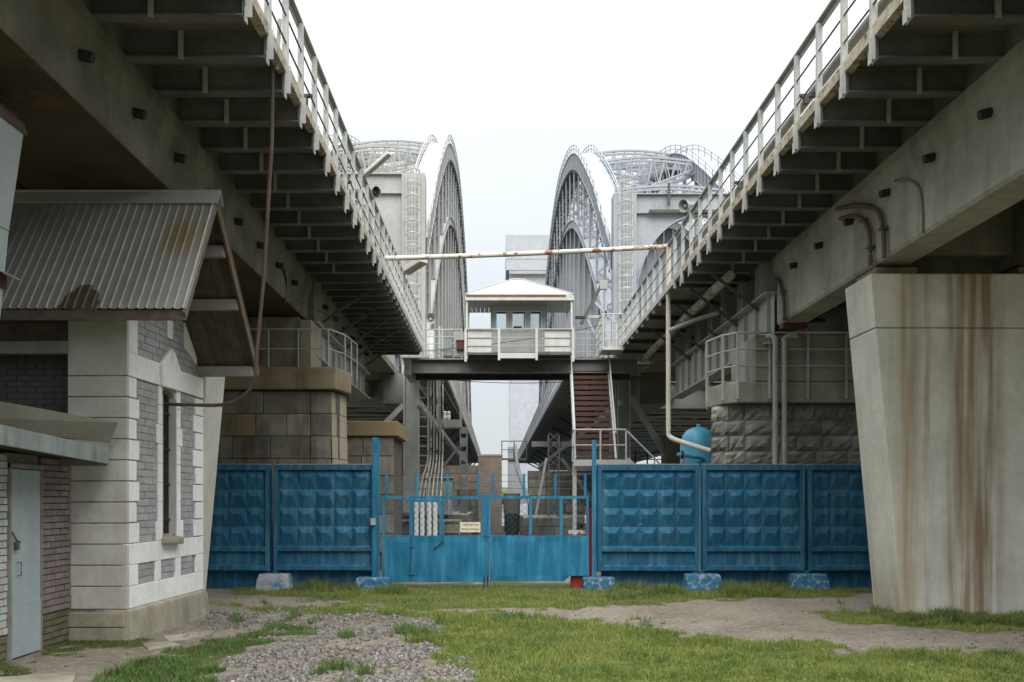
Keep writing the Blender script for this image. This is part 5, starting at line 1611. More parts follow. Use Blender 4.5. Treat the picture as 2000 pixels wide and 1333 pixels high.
# ================================================================== BLUE CONCRETE FENCE AND GATE
FY = 20.58
def fence_panel(w):
    """cast panel, x from 0 to w, face towards -y"""
    mb = MB()
    mb.box(0, w, 0.0, 0.14, 0.34, 2.49)                              # slab
    f = -0.075
    mb.box(0, w, f, 0.0, 2.38, 2.49)                                  # top rail
    for a, b in ((0, 0.085), (w - 0.085, w)):
        mb.box(a, b, f, 0.0, 0.36, 2.38)
    for z0, z1 in ((0.74, 0.85), (0.36, 0.48)):
        mb.add([(0.085, 0, z0), (0.085, f, z0 + 0.01), (0.085, f, z1 - 0.035), (0.085, 0, z1), (w - 0.085, 0, z0), (w - 0.085, f, z0 + 0.01), (w - 0.085, f, z1 - 0.035), (w - 0.085, 0, z1)],
               [(0, 1, 2, 3), (7, 6, 5, 4), (0, 4, 5, 1), (1, 5, 6, 2), (2, 6, 7, 3)])
    n, rows = 5, 4
    zb, zt = 0.87, 2.36
    cw, ch = (w - 0.17 - 0.03) / n, (zt - zb) / rows
    for i in range(n):
        for j in range(rows):
            x0, z0 = 0.10 + i * cw, zb + j * ch
            rz = z0 + ch * 0.66
            d = -0.066
            mb.add([(x0, 0, z0), (x0 + cw, 0, z0), (x0 + cw, 0, z0 + ch), (x0, 0, z0 + ch), (x0 + cw * .27, d, rz), (x0 + cw * .73, d, rz)],
                   [(0, 1, 5, 4), (2, 3, 4, 5), (3, 0, 4), (1, 2, 5)])
    return mb

def foot(x, w, m, parent, h=0.31):
    mb = MB()
    A = [(x - w / 2, FY - 0.42, -0.08), (x + w / 2, FY - 0.42, -0.08), (x + w / 2, FY + 0.5, -0.08), (x - w / 2, FY + 0.5, -0.08)]
    k = 0.8
    B = [(x - w / 2 * k, FY - 0.34, h), (x + w / 2 * k, FY - 0.34, h), (x + w / 2 * k, FY + 0.42, h), (x - w / 2 * k, FY + 0.42, h)]
    mb.loft(A, B)
    o = mb.build("foot", m, parent, bevel=0.025)
    md = o.modifiers.new("sub", 'SUBSURF'); md.subdivision_type = 'SIMPLE'; md.levels = md.render_levels = 3
    tx = bpy.data.textures.get("chip") or bpy.data.textures.new("chip", 'CLOUDS')
    tx.noise_scale = 0.18
    dm = o.modifiers.new("chip", 'DISPLACE'); dm.texture = tx; dm.strength = 0.05; dm.mid_level = 0.55; dm.texture_coords = 'GLOBAL'
    return o

pm = fence_panel(2.04).mesh("panel", 'fence')
def fence(label, xs, feet, loc):
    root = thing("concrete_fence", label, "fence", loc, "blue relief panel fences beside the gate")
    for x in xs:
        o = link("panel", pm, (x, FY, random.uniform(-0.01, 0.01)), root)
        o.rotation_euler = (random.uniform(-.004, .004), random.uniform(-.003, .003), 0)
        MB().box(x + 0.01, x + 2.03, FY - 0.072, FY + 0.14, 2.490, 2.506).build('worn_top', 'stone_c', root)
        MB().box(x + 0.10, x + 1.94, FY + 0.16, FY + 0.24, -0.1, 0.40).build("kick_board", 'fence', root)
    for x, w_, m in feet:
        foot(x, w_, m, root)
        MB().box(x - 0.05, x + 0.05, FY - 0.06, FY - 0.01, 0.2, 0.37).build("footing_bracket", 'fence', root)
    return root
lf = fence("blue relief concrete fence left of the gate behind the white house", [-4.46, -6.58, -8.70, -10.8], [(-4.42, 0.72, 'fence_foot_grey'), (-6.54, 0.72, 'fence_foot'), (-8.66, 0.72, 'fence_foot')], (-6, FY, 0))
MB().box(-2.78, -2.12, FY - 0.35, FY + 0.35, -0.1, 0.24).build("foot", 'fence_foot', lf, bevel=0.03)
mb = MB()
mb.box(-2.40, -2.385, FY - 0.13, FY + 0.05, 0.2, 3.03)
mb.box(-2.385, -2.35, FY + 0.03, FY + 0.045, 0.2, 3.03)
mb.box(-2.475, -2.40, FY - 0.13, FY - 0.115, 0.2, 3.03)
mb.build("gate_post", 'gate', lf)
MB().box(-2.50, -2.40, FY - 0.19, FY - 0.13, 1.28, 1.42).build("junction_box", 'fence_foot_grey', lf)
rf = fence("blue relief concrete fence right of the gate running behind the tapered pillar", [2.03, 4.14, 6.25, 8.36, 10.47, 12.58], [(4.11, 0.82, 'fence_foot'), (6.22, 0.82, 'fence_foot'), (8.33, 0.8, 'fence_foot'), (10.44, 0.8, 'fence_foot')], (8, FY, 0))
MB().box(1.73, 2.36, FY - 0.35, FY + 0.35, -0.1, 0.24).build("foot", 'fence_foot', rf, bevel=0.03)
mb = MB()
mb.box(1.985, 2.0, FY - 0.13, FY + 0.05, 0.2, 2.98)
mb.box(1.915, 1.985, FY - 0.13, FY - 0.115, 0.2, 2.98)
mb.box(1.93, 1.985, FY + 0.03, FY + 0.045, 0.2, 2.98)
mb.build("gate_post", 'gate', rf)

gt = thing("gate", "bright blue double leaf steel gate with wire mesh in its upper half", "gate", (-0.2, FY, 0.1))
GY = FY - 0.02
def wave_sheet(x0, x1, z0, z1, notch=None):
    """sheet steel with shallow buckles"""
    mb = MB()
    nx_, nz_ = 16, 8
    vs, fs = [], []
    for i in range(nx_ + 1):
        for j in range(nz_ + 1):
            u, v = i / nx_, j / nz_
            x, z = x0 + (x1 - x0) * u, z0 + (z1 - z0) * v
            if notch and j == 0 and ((notch > 0 and u > 0.80) or (notch < 0 and u < 0.15)):
                z = z0 + (z1 - z0) / nz_
            e = min(u, 1 - u, v, 1 - v)
            y = GY - 0.03 - 0.012 * math.sin(x * 5.1 + z * 2) * math.sin(z * 4 + 1) * (1 if e > 0 else 0)
            vs.append((x, y, z))
    for i in range(nx_):
        for j in range(nz_):
            a = i * (nz_ + 1) + j
            fs.append((a, a + nz_ + 1, a + nz_ + 2, a + 1))
    b = len(vs)
    vs += [(p[0], p[1] + 0.004, p[2]) for p in vs]
    fs += [tuple(q + b for q in reversed(f)) for f in fs]
    mb.add(vs, fs)
    return mb
def chain(x0, x1, z0, z1):
    mb = MB()
    stp = 0.125
    k = -int((z1 - z0) / stp) - 1
    H = z1 - z0
    x = x0 - H
    while x < x1:
        for sg in (1, -1):
            # a wire clipped to the opening
            pts = []
            if sg > 0:
                a, b = max(x, x0), min(x + H, x1)
                if b - a > 0.02:
                    pts = [(a, z0 + a - x), (b, z0 + b - x)]
            else:
                a, b = max(x, x0), min(x + H, x1)
                if b - a > 0.02:
                    pts = [(a, z1 - (a - x)), (b, z1 - (b - x))]
            if pts:
                mb.bar((pts[0][0], GY + 0.004 * sg, pts[0][1]), (pts[1][0], GY + 0.004 * sg, pts[1][1]), 0.006, 0.006)
        x += stp
    return mb
zt_, zm, zb_ = 1.86, 1.05, 0.15
leafL = MB()
leafL.box(-2.28, -0.27, GY - 0.03, GY + 0.03, zt_ - 0.06, zt_)
for x in (-2.28, ):
    leafL.box(x, x + 0.05, GY - 0.03, GY + 0.03, zm, zt_ - 0.06)
leafL.box(-2.28, -0.10, GY - 0.025, GY + 0.025, zm - 0.03, zm + 0.02)
L1 = leafL.build("gate_leaf", 'gate', gt)
MB().box(-1.74, -1.66, GY - 0.035, GY + 0.03, zm + 0.02, zt_ - 0.07).build("stile", 'gate', L1)
MB().box(-1.13, -1.06, GY - 0.035, GY + 0.03, zm + 0.02, zt_ - 0.07).build("stile", 'gate', L1)
MB().box(-1.66, -1.13, GY - 0.035, GY + 0.03, zt_ - 0.12, zt_ - 0.065).build("wicket_head", 'gate', L1)
MB().box(-0.29, -0.12, GY - 0.04, GY + 0.03, zm + 0.0, zt_ + 0.02).build("meeting_plate", 'gate', L1)
wave_sheet(-2.28, -1.715, zb_ - 0.02, zm - 0.01, -1).build("sheet", 'gate', L1)
wave_sheet(-1.70, -1.08, zb_ - 0.02, zm - 0.012).build("wicket_sheet", 'gate', L1)
wave_sheet(-1.075, -0.135, zb_ - 0.015, zm).build("sheet", 'gate', L1)
MB().box(-1.715, -1.70, GY - 0.04, GY - 0.02, zb_, zm).build("hinge_gap", 'black', L1)
for z in (0.85, 0.3):
    MB().box(-1.76, -1.64, GY - 0.05, GY - 0.035, z - 0.015, z + 0.015).build("hinge", 'fence', L1)
MB().tube(curve([(-1.25, GY - 0.04, 0.80), (-1.18, GY - 0.06, 0.85), (-1.10, GY - 0.05, 0.92), (-1.05, GY - 0.05, 0.94)], 4), 0.012, 6).build("door_pull", 'black', L1)
stuff(chain(-2.23, -1.74, zm + 0.02, zt_ - 0.06).build("wire_mesh", 'wire', L1))
stuff(chain(-1.66, -1.13, zm + 0.02, zt_ - 0.12).build("wire_mesh", 'wire', L1))
stuff(chain(-1.06, -0.29, zm + 0.02, zt_ - 0.06).build("wire_mesh", 'wire', L1))
leafR = MB()
leafR.box(-0.11, 1.86, GY - 0.03, GY + 0.03, zt_ - 0.055, zt_ + 0.005)
leafR.box(1.81, 1.86, GY - 0.03, GY + 0.03, zm, zt_ - 0.055)
leafR.box(-0.10, 1.86, GY - 0.025, GY + 0.025, zm - 0.03, zm + 0.02)
L2 = leafR.build("gate_leaf", 'gate', gt)
for x in (0.66, 1.27):
    MB().box(x, x + 0.06, GY - 0.03, GY + 0.03, zm + 0.02, zt_ - 0.055).build("stile", 'gate', L2)
wave_sheet(-0.125, 1.86, zb_ + 0.0, zm + 0.005, 1).build("sheet", 'gate', L2)
stuff(chain(-0.12, 0.66, zm + 0.02, zt_ - 0.055).build("wire_mesh", 'wire', L2))
stuff(chain(0.72, 1.27, zm + 0.02, zt_ - 0.055).build("wire_mesh", 'wire', L2))
stuff(chain(1.33, 1.81, zm + 0.02, zt_ - 0.055).build("wire_mesh", 'wire', L2))
for x in (-0.24, -0.17):
    MB().box(x - 0.012, x + 0.012, GY - 0.06, GY - 0.04, 0.02, 0.26).build("drop_bolt", 'black', gt)
for i, x in enumerate((-2.20, -1.60, -0.97, -0.36, -0.07, 0.56, 1.19, 1.79)):
    leaf_ = L1 if x < -0.2 else L2
    MB().box(x - 0.025, x + 0.025, GY - 0.005, GY + 0.005, zt_, zt_ + 0.45).build("spike_bar", 'gate', leaf_)
    if i:
        pass
bw = MB()
for z in (0.16, 0.30, 0.43):
    bw.tube(wander((-2.2, GY, zt_ + z), (-0.36, GY, zt_ + z), 0.01, 8), 0.004, 4)
    bw.tube(wander((-0.07, GY, zt_ + z), (1.79, GY, zt_ + z), 0.01, 8), 0.004, 4)
bw.build("barbed_wire", 'dark_steel', gt)

sg = thing("warning_sign", "small cream warning sign with two lines of black Cyrillic letters on the gate", "sign", (-0.5, GY - 0.05, 1.2))
MB().box(-0.72, -0.315, GY - 0.055, GY - 0.045, 1.135, 1.335).build("plate", 'sign', sg, bevel=0.003)
for k, (txt, z) in enumerate((("ЗАПРЕТНАЯ ЗОНА", 1.262), ("ПРОХОД ЗАПРЕЩЕН", 1.172))):
    cu = bpy.data.curves.new("lettering", 'FONT')
    cu.body = txt
    cu.align_x = 'CENTER'
    cu.size = 0.062
    cu.extrude = 0.0008
    cu.offset = 0.0008
    tmp = bpy.data.objects.new("lettering_tmp", cu)
    col.objects.link(tmp)
    bpy.context.view_layer.update()
    me = bpy.data.meshes.new_from_object(tmp.evaluated_get(bpy.context.evaluated_depsgraph_get()))
    bpy.data.objects.remove(tmp)
    xs_ = [v_.co.x for v_ in me.vertices] or [0, 1]
    sc_ = 0.36 / (max(xs_) - min(xs_)) if k else 0.335 / (max(xs_) - min(xs_))
    me.materials.clear()
    me.materials.append(M['ink'])
    link("lettering", me, (-0.5175, GY - 0.0565, z), sg, rot=(math.pi / 2, 0, 0), scale=(sc_, 1, 1))

o = thing("red_base", "red painted steel base showing below the right gate leaf", "base", (1.8, FY, 0))
MB().box(1.52, 1.98, FY + 0.05, FY + 0.4, -0.05, 0.27).build("block", 'red', o)
MB().box(1.88, 1.94, FY + 0.1, FY + 0.2, 0.27, 1.6).build("post", 'red', o)
o = thing("striped_barrier", "red and white barrier stand behind the right gate leaf", "barrier", (2.2, 28, 0))
for x in (2.15, 2.45):
    MB().bar((x, 28, 0), (2.3, 28.3, 0.9), 0.05, 0.05).build("leg", 'red', o)
for k in range(3):
    MB().box(2.42, 2.5, 27.9, 28.0, 0.9 + 0.25 * k, 1.13 + 0.25 * k).build("post_band", 'red' if k % 2 == 0 else 'cabin_white', o)
MB().box(2.0, 2.6, 28.28, 28.34, 0.85, 0.95).build("rail", 'cabin_white', o)

# ================================================================== WHITE HOUSE
HX, HY, HA = -4.65, 12.92, 0.041
U = Vector((HA, 1, 0)).normalized()            # along the gable wall
NV = Vector((U.y, -U.x, 0))                    # out of the gable wall
HROT = Matrix(((NV.x, U.x, 0, HX), (NV.y, U.y, 0, HY), (0, 0, 1, 0), (0, 0, 0, 1)))   # local: x = out, y = along gable, z = up
HRZ = math.atan2(NV.y, NV.x)
WL = 2.93
house = thing("house", "small white rendered house with grey brick panels and a corrugated metal roof", "house", (HX, HY, 0))
def H(mb, name, m, label=None, bevel=0.006, smooth=False, parent=None):
    return mb.xform(HROT).build(name, m, parent or house, label, smooth, bevel)
def roof_z(y):     # underside of the roof above local y
    Y_ = HY + y
    return 5.80 - (13.5 - Y_) * 1.257 if Y_ < 13.5 else 5.80 - (Y_ - 13.5) * 0.847
o0, o1, oz0, oz1 = 1.20, 1.76, 1.30, 3.22
def clip_top(a, b):
    ys_ = sorted({a, b, *[t for t in (0.58,) if a < t < b]})
    return [(y, roof_z(y) - 0.12) for y in ys_]
# gable wall core in pieces round the window
for a, b, z0, z1 in ((0.0, o0, 0.0, None), (o1, WL, 0.0, None), (o0, o1, 0.0, oz0), (o0, o1, oz1 + 0.1, None)):
    mb = MB()
    top = [(a, z1), (b, z1)] if z1 else clip_top(a, b)
    mb.prism([(b, z0), (a, z0)] + top, 'x', -0.40, -0.03)
    H(mb, "wall", 'mortar_grey', bevel=0)
mb = MB()                                      # arched head of the opening
arc = [(o0 + (o1 - o0) * (0.5 - 0.5 * math.cos(math.pi * j / 10)), oz1 + 0.1 * math.sin(math.pi * j / 10)) for j in range(11)]
mb.prism([(o1, oz1 + 0.101), (o0, oz1 + 0.101)] + arc, 'x', -0.40, -0.031)
H(mb, "arch_head", 'render_cream_shaded', bevel=0)
rev = MB()
rev.box(-0.395, 0.0, o1 - 0.03, o1 - 0.002, oz0, oz1)
rev.box(-0.395, 0.0, o0 + 0.002, o0 + 0.03, oz0, oz1)
H(rev, "window_reveal", 'render_cream_shaded', bevel=0)
wf = MB()
wf.box(-0.15, -0.11, o0 + 0.03, o0 + 0.08, oz0, oz1 + 0.05)
wf.box(-0.15, -0.11, o1 - 0.08, o1 - 0.03, oz0, oz1 + 0.05)
wf.box(-0.145, -0.115, (o0 + o1) / 2 - 0.02, (o0 + o1) / 2 + 0.02, oz0, oz1 + 0.05)
for z in (1.75, 2.2, 2.65, 3.0):
    wf.box(-0.14, -0.12, o0 + 0.08, o1 - 0.08, z - 0.015, z + 0.015)
win = H(wf, "window", 'timber', bevel=0)
H(MB().box(-0.135, -0.128, o0 + 0.08, o1 - 0.08, oz0, oz1 + 0.05), "pane", 'glass', bevel=0, parent=win)
gr = MB()
for k in range(4):
    y = o0 + 0.1 + k * (o1 - o0 - 0.2) / 3
    gr.bar((-0.09, y, oz0), (-0.09, y, oz1), 0.015, 0.015)
for z in (1.5, 2.0, 2.5, 3.0):
    gr.bar((-0.085, o0 + 0.03, z), (-0.085, o1 - 0.03, z), 0.012, 0.02)
H(gr, "window_bars", 'black', bevel=0, parent=win)
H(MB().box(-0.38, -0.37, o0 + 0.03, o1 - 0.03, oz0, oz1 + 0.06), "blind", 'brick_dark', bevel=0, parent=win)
sill = MB()
sill.loft([(-0.3, o0 - 0.02, 1.17), (0.10, o0 - 0.04, 1.17), (0.10, o1 + 0.04, 1.15), (-0.3, o1 + 0.02, 1.15)], [(-0.3, o0, 1.30), (0.08, o0 - 0.05, 1.25), (0.09, o1 + 0.05, 1.25), (-0.3, o1, 1.30)])
H(sill, "window_sill", 'plinth', bevel=0.02)
# grey bricks in the panels
bk = MB().box(-0.5, 0.5, -0.5, 0.5, -0.5, 0.5)
bkm = bk.mesh("brick", 'brick_grey')
def bricks(panel, out, mesh, parent, frame, rz, bw=0.262, bh=0.098, jt=0.008, wob=0.004, top=None):
    y0, y1, z0, z1 = panel
    n = max(1, round((z1 - z0) / bh))
    h = (z1 - z0) / n
    for r in range(n):
        y = y0 - (bw / 2 if r % 2 else 0)
        while y < y1 - 0.01:
            a, b = max(y, y0), min(y + bw, y1)
            zc = z0 + (r + .5) * h
            if b - a > 0.04 and not (top and zc + h * .5 > top((a + b) / 2)):
                p = frame @ Vector((out - 0.02 + random.uniform(-wob, wob), (a + b) / 2, zc))
                link("brick", mesh, p, parent, rz=rz + random.uniform(-.012, .012), scale=(0.05, b - a - jt, h - jt))
            y += bw
PAN = [(0.34, 1.0, 1.22, 3.33), (1.98, 2.55, 1.22, 3.33), (0.36, 0.94, 0.68, 0.95), (1.16, 1.72, 0.68, 0.95), (1.94, 2.5, 0.68, 0.95)]
for p in PAN:
    bricks(p, -0.018, bkm, house, HROT, HRZ)
bricks((0.34, 2.62, 3.66, 4.9), -0.018, bkm, house, HROT, HRZ, top=lambda y: roof_z(y) - 0.16)
# white render: quoins, bands, surrounds
def rect(name, y0, y1, z0, z1, m='render_white', t=0.0, bev=0.007):
    return H(MB().box(-0.06, t, y0, y1, z0, z1), name, m, bevel=bev)
Z = 1.22
for k in range(8):
    z0 = 1.22 + 0.266 * k
    rect("quoin", -0.017, 0.30 if k % 2 else 0.385, z0 + 0.008, z0 + 0.258)
    zq = 1.225 + 0.263 * k
    rect("quoin", WL - (0.34 if k % 2 else 0.44), WL, zq + 0.008, zq + 0.255)
    if k < 7:
        for y0, y1 in ((o0 - (0.22 if k == 0 else 0.13 if k != 5 else 0.2), o0), (o1, o1 + (0.28 if k == 0 else 0.17 if k != 5 else 0.24))):
            rect("surround_block", y0, y1, z0 + 0.002, z0 + 0.264)
rect("surround_block", o0 - 0.13, o0, 3.086, 3.34)
rect("surround_block", o1, o1 + 0.17, 3.086, 3.34)
rect("string_band", -0.017, WL, 0.952, 1.218)
rect("base_band", -0.017, WL, 0.40, 0.678)
rect("quoin", -0.017, 0.35, 0.684, 0.948)
rect("quoin", WL - 0.33, WL, 0.684, 0.948)
rect("panel_pier", 0.95, 1.15, 0.679, 0.951)
rect("panel_pier", 1.73, 1.93, 0.679, 0.951)
rect("arch_band", -0.017, o0 - 0.06, 3.352, 3.655)
rect("arch_band", o1 + 0.06, WL, 3.352, 3.655)
rect("corner_strip", -0.017, 0.33, 3.656, 4.35)
rect("corner_strip", WL - 0.3, WL, 3.656, roof_z(WL) - 0.15)
H(MB().prism([(2.1, 4.02), (WL - 0.31, 3.83), (WL - 0.31, roof_z(WL - .31) - 0.13), (2.1, roof_z(2.1) - 0.13)], 'x', -0.05, 0.003), "gable_corner", 'render_white', bevel=0.006)
rect("vent_block", 1.42, 1.62, 4.05, 4.32)
key = MB()
key.prism([(o0 - 0.07, 3.34), (o1 + 0.07, 3.34), (o1 + 0.14, 3.6), (1.62, 3.86), (1.50, 3.90), (1.30, 3.78), (o0 - 0.12, 3.62)], 'x', -0.05, 0.035)
H(key, "keystone", 'render_white', bevel=0.012)
kr = MB().box(0.034, 0.05, 1.465, 1.49, 3.35, 3.88)
H(kr, "keystone_rib", 'render_white', bevel=0.004)
# plinth
pl = MB()
pl.loft([(0.11, -0.09, -0.2), (0.11, WL + 0.06, -0.2), (-0.3, WL + 0.06, -0.2), (-0.3, -0.09, -0.2)], [(0.06, -0.05, 0.36), (0.06, WL + 0.03, 0.36), (-0.3, WL + 0.03, 0.36), (-0.3, -0.05, 0.36)])
pl.loft([(0.06, -0.05, 0.361), (0.06, WL + 0.03, 0.361), (-0.3, WL + 0.03, 0.361), (-0.3, -0.05, 0.361)], [(0.004, -0.004, 0.40), (0.004, WL, 0.40), (-0.3, WL, 0.40), (-0.3, -0.004, 0.40)])
H(pl, "plinth", 'plinth', bevel=0.015)
pc = MB()
for k in range(3):
    pc.loft([(-0.80, -0.10, -0.2 + 0.19 * k), (0.0, -0.10, -0.2 + 0.19 * k), (0, 0.1, -0.2 + 0.19 * k), (-0.80, 0.1, -0.2 + 0.19 * k)],
            [(-0.80, -0.095, -0.018 + 0.19 * k), (0.0, -0.095, -0.018 + 0.19 * k), (0, 0.1, -0.018 + 0.19 * k), (-0.80, 0.1, -0.018 + 0.19 * k)])
H(pc, "plinth_course", 'plinth', bevel=0.012)
# front pilaster facing the camera, with rustication
FR = 0.76
H(MB().box(-FR, -0.05, 0.02, 0.5, 0.35, 4.3), "corner_pier", 'mortar_grey', bevel=0)
for k in range(12):
    z0 = 0.42 + 0.266 * k
    if k < 11:
        H(MB().box(-FR, 0.0015, -0.02, 0.05, z0 + (0.006 if k else -0.018), z0 + 0.26), "rusticated_block", 'render_cream_shaded', bevel=0.008)
H(MB().box(-FR, 0.0015, -0.02, 0.05, 0.42 + 0.266 * 11 + 0.006, 4.3), "rusticated_block", 'render_cream_shaded', bevel=0.008)
# recessed porch wall, beam and boards
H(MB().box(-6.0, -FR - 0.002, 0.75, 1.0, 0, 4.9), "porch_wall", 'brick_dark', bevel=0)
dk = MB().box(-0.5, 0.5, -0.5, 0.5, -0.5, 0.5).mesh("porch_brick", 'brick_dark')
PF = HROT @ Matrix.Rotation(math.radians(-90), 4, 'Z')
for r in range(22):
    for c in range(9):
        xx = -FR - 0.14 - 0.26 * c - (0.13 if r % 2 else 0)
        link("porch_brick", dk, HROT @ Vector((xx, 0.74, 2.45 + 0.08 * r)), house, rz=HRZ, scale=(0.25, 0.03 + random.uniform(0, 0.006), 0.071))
H(MB().box(-6.0, -FR + 0.02, -0.02, 0.14, 3.63, 3.79), "porch_beam", 'timber_grey', bevel=0.006)
for k in range(3):
    H(MB().box(-6.0, -FR - 0.06 + 0.0 * k, 0.03, 0.06, 3.80 + 0.115 * k, 3.91 + 0.115 * k), "porch_board", 'timber', bevel=0.003)
H(MB().box(-FR - 0.06, -FR - 0.01, -0.02, 0.10, 3.79, 4.2), "porch_post", 'timber', bevel=0.003)
H(MB().box(-6, -FR + 0.05, -0.1, 0.0, 4.14, 4.36), "eave_beam", 'timber', bevel=0.003)
# rear and side closing wall
H(MB().box(-6.0, -0.41, WL - 0.3, WL - 0.02, 0, 3.7), "rear_wall", 'render_cream_shaded', bevel=0)

# corrugated roof: two slopes with real ribs, world axes
RX0, RX1 = -9.2, -3.66
EY, EZ, RY, RZ_, BY, BZ = 12.1, 4.04, 13.5, 5.80, 15.85, 3.80
def slope(y0, z0, y1, z1, x1):
    prof = []
    x = RX0
    P_ = 0.108
    while x < x1 - 0.01:
        for dx_, dz_ in ((0.0, 0.0), (0.074, 0.0), (0.083, 0.018), (0.098, 0.018)):
            if x + dx_ <= x1:
                prof.append((x + dx_, dz_))
        x += P_
    prof.append((x1, 0.0))
    d = Vector((0, y1 - y0, z1 - z0)).normalized()
    nrm = Vector((0, -d.z, d.y)) if d.y > 0 else Vector((0, d.z, -d.y))
    if nrm.z < 0:
        nrm = -nrm
    n = len(prof)
    vs = []
    for (yy, zz) in ((y0, z0), (y1, z1)):
        for t in (0, -0.006):
            for px_, pz_ in prof:
                p = Vector((px_, yy, zz)) + nrm * (pz_ + t)
                vs.append(tuple(p))
    fs = []
    for i in range(n - 1):
        fs.append((i, i + 1, 2 * n + i + 1, 2 * n + i))
        fs.append((n + i + 1, n + i, 3 * n + i, 3 * n + i + 1))
        fs.append((i + 1, i, n + i, n + i + 1))
        fs.append((2 * n + i, 2 * n + i + 1, 3 * n + i + 1, 3 * n + i))
    mb = MB()
    mb.add(vs, fs)
    return mb
slope(EY, EZ, RY, RZ_, RX1).build("roof_sheet", 'roof', house)
slope(BY, BZ, RY, RZ_, RX1).build("roof_sheet", 'roof', house)
cap = MB()
cap.bar((RX0, RY - 0.09, RZ_ - 0.06), (RX1 + 0.03, RY - 0.09, RZ_ - 0.06), 0.01, 0.24, up=(0, 0.62, 0.78))
cap.bar((RX0, RY + 0.08, RZ_ - 0.02), (RX1 + 0.03, RY + 0.08, RZ_ - 0.02), 0.01, 0.24, up=(0, -0.65, 0.76))
cap.box(RX0, RX1 + 0.03, RY - 0.03, RY + 0.03, RZ_ + 0.03, RZ_ + 0.05)
cap.build("ridge_cap", 'grey_steel', house)
MB().box(RX0, RX1 - 0.02, EY + 0.03, EY + 0.07, EZ - 0.13, EZ - 0.01).build("eave_board", 'timber', house)
def on_rear(y, dz):
    t = (y - RY) / (BY - RY)
    return RZ_ + (BZ - RZ_) * t + dz
# boards under the rear slope overhang, purlin ends, verge boards
for k in range(7):
    x0 = -4.75 + 0.152 * k
    mb = MB()
    mb.bar((x0 + 0.075, RY + 0.02, RZ_ - 0.05), (x0 + 0.075, BY - 0.03, BZ - 0.05 + 0.02), 0.146, 0.022)
    mb.build("soffit_plank", 'timber', house)
    mb = MB()
    mb.bar((x0 + 0.075, RY - 0.02, RZ_ - 0.06), (x0 + 0.075, EY + 0.06, EZ - 0.03), 0.146, 0.022)
    mb.build("soffit_plank", 'timber', house)
for y in (RY + 0.55, RY + 1.25, BY - 0.12):
    zz = on_rear(y, -0.15)
    MB().box(-5.0, -3.72, y - 0.06, y + 0.06, zz - 0.075, zz + 0.075).build("purlin", 'timber_grey', house, bevel=0.004)
mb = MB()
mb.bar((-3.69, RY + 0.01, RZ_ - 0.10), (-3.69, BY, BZ - 0.07), 0.03, 0.13)
mb.build("verge_board", 'verge', house)
mb = MB()
mb.bar((-3.69, RY - 0.01, RZ_ - 0.10), (-3.69, EY + 0.02, EZ - 0.08), 0.03, 0.11)
mb.build("verge_board", 'verge', house)

# rusty brown pipe from the viaduct railing down to the house window
pts = [(-2.72, 12.45, 7.05), (-2.76, 12.6, 6.2), (-2.95, 13.0, 4.6), (-3.08, 13.2, 3.75)] + [tuple(p) for p in curve([(-3.10, 13.22, 3.5), (-3.16, 13.3, 3.28), (-3.35, 13.45, 3.12), (-3.7, 13.8, 3.06), (-4.3, 14.2, 3.10), (-4.75, 14.42, 3.13)], 5)]
tag(MB().tube(pts, 0.025, 10).build("conduit_pipe", 'pipe_brown', smooth=True), "thin brown pipe hanging from the left railing and bending into the house window", "pipe")
MB().tube([(-2.66, 12.42, 7.0), (-2.62, 12.40, 7.6)], 0.025, 8).build("pipe_tail", 'white_steel', bpy.data.objects["conduit_pipe"])

# ================================================================== BRICK SHED
SX = -5.37
shed = thing("shed", "low brick shed with a pale blue door leaning against the white house", "shed", (-6.2, 11, 0))
MB().box(-9, SX - 0.03, 8.2, 11.25, -0.1, 2.3).build("wall", 'mortar_dark', shed)
MB().box(-9, SX - 0.03, 12.06, 12.98, -0.1, 2.3).build("wall", 'mortar_dark', shed)
MB().box(-9, SX - 0.12, 11.25, 12.06, -0.1, 2.3).build("wall", 'mortar_dark', shed)
MB().box(-9, SX - 0.03, 11.251, 12.059, 2.18, 2.299).build("lintel", 'timber_grey', shed)
SF = Matrix.Translation((SX, 0, 0))
for nm, mname in (("pink", 'brick_pink'), ("white", 'brick_white'), ("moss", 'brick_moss')):
    M['_' + nm] = MB().box(-0.5, 0.5, -0.5, 0.5, -0.5, 0.5).mesh("brick", mname)
bricks((12.08, 12.93, 0.42, 2.28), 0.0, M['_pink'], shed, SF, 0, 0.262, 0.078, 0.013, 0.006)
bricks((12.08, 12.93, -0.05, 0.41), 0.0, M['_moss'], shed, SF, 0, 0.262, 0.078, 0.013, 0.006)
bricks((10.1, 11.24, 0.30, 2.28), 0.0, M['_white'], shed, SF, 0, 0.262, 0.078, 0.013, 0.006)
bricks((10.1, 11.24, -0.05, 0.29), 0.0, M['_moss'], shed, SF, 0, 0.262, 0.078, 0.013, 0.006)
dr = MB().box(SX - 0.03, SX + 0.015, 11.30, 12.03, 0.02, 2.12).build("door", 'door', shed, bevel=0.004)
for z0, z1 in ((0.02, 0.62),):
    MB().box(SX + 0.015, SX + 0.021, 11.30, 12.03, z0, z1).build("kick_sheet", 'door', dr)
fr_ = MB()
fr_.box(SX - 0.06, SX + 0.03, 11.25, 11.295, 0, 2.18)
fr_.box(SX - 0.06, SX + 0.03, 12.035, 12.06, 0, 2.18)
fr_.box(SX - 0.06, SX + 0.05, 11.25, 12.06, 2.13, 2.18)
fr_.build("door_frame", 'timber_grey', shed)
MB().tube([(SX + 0.02, 11.45, 0.93), (SX + 0.06, 11.45, 0.93), (SX + 0.06, 11.45, 1.08), (SX + 0.02, 11.45, 1.08)], 0.008, 6).build("door_handle", 'dark_steel', dr)
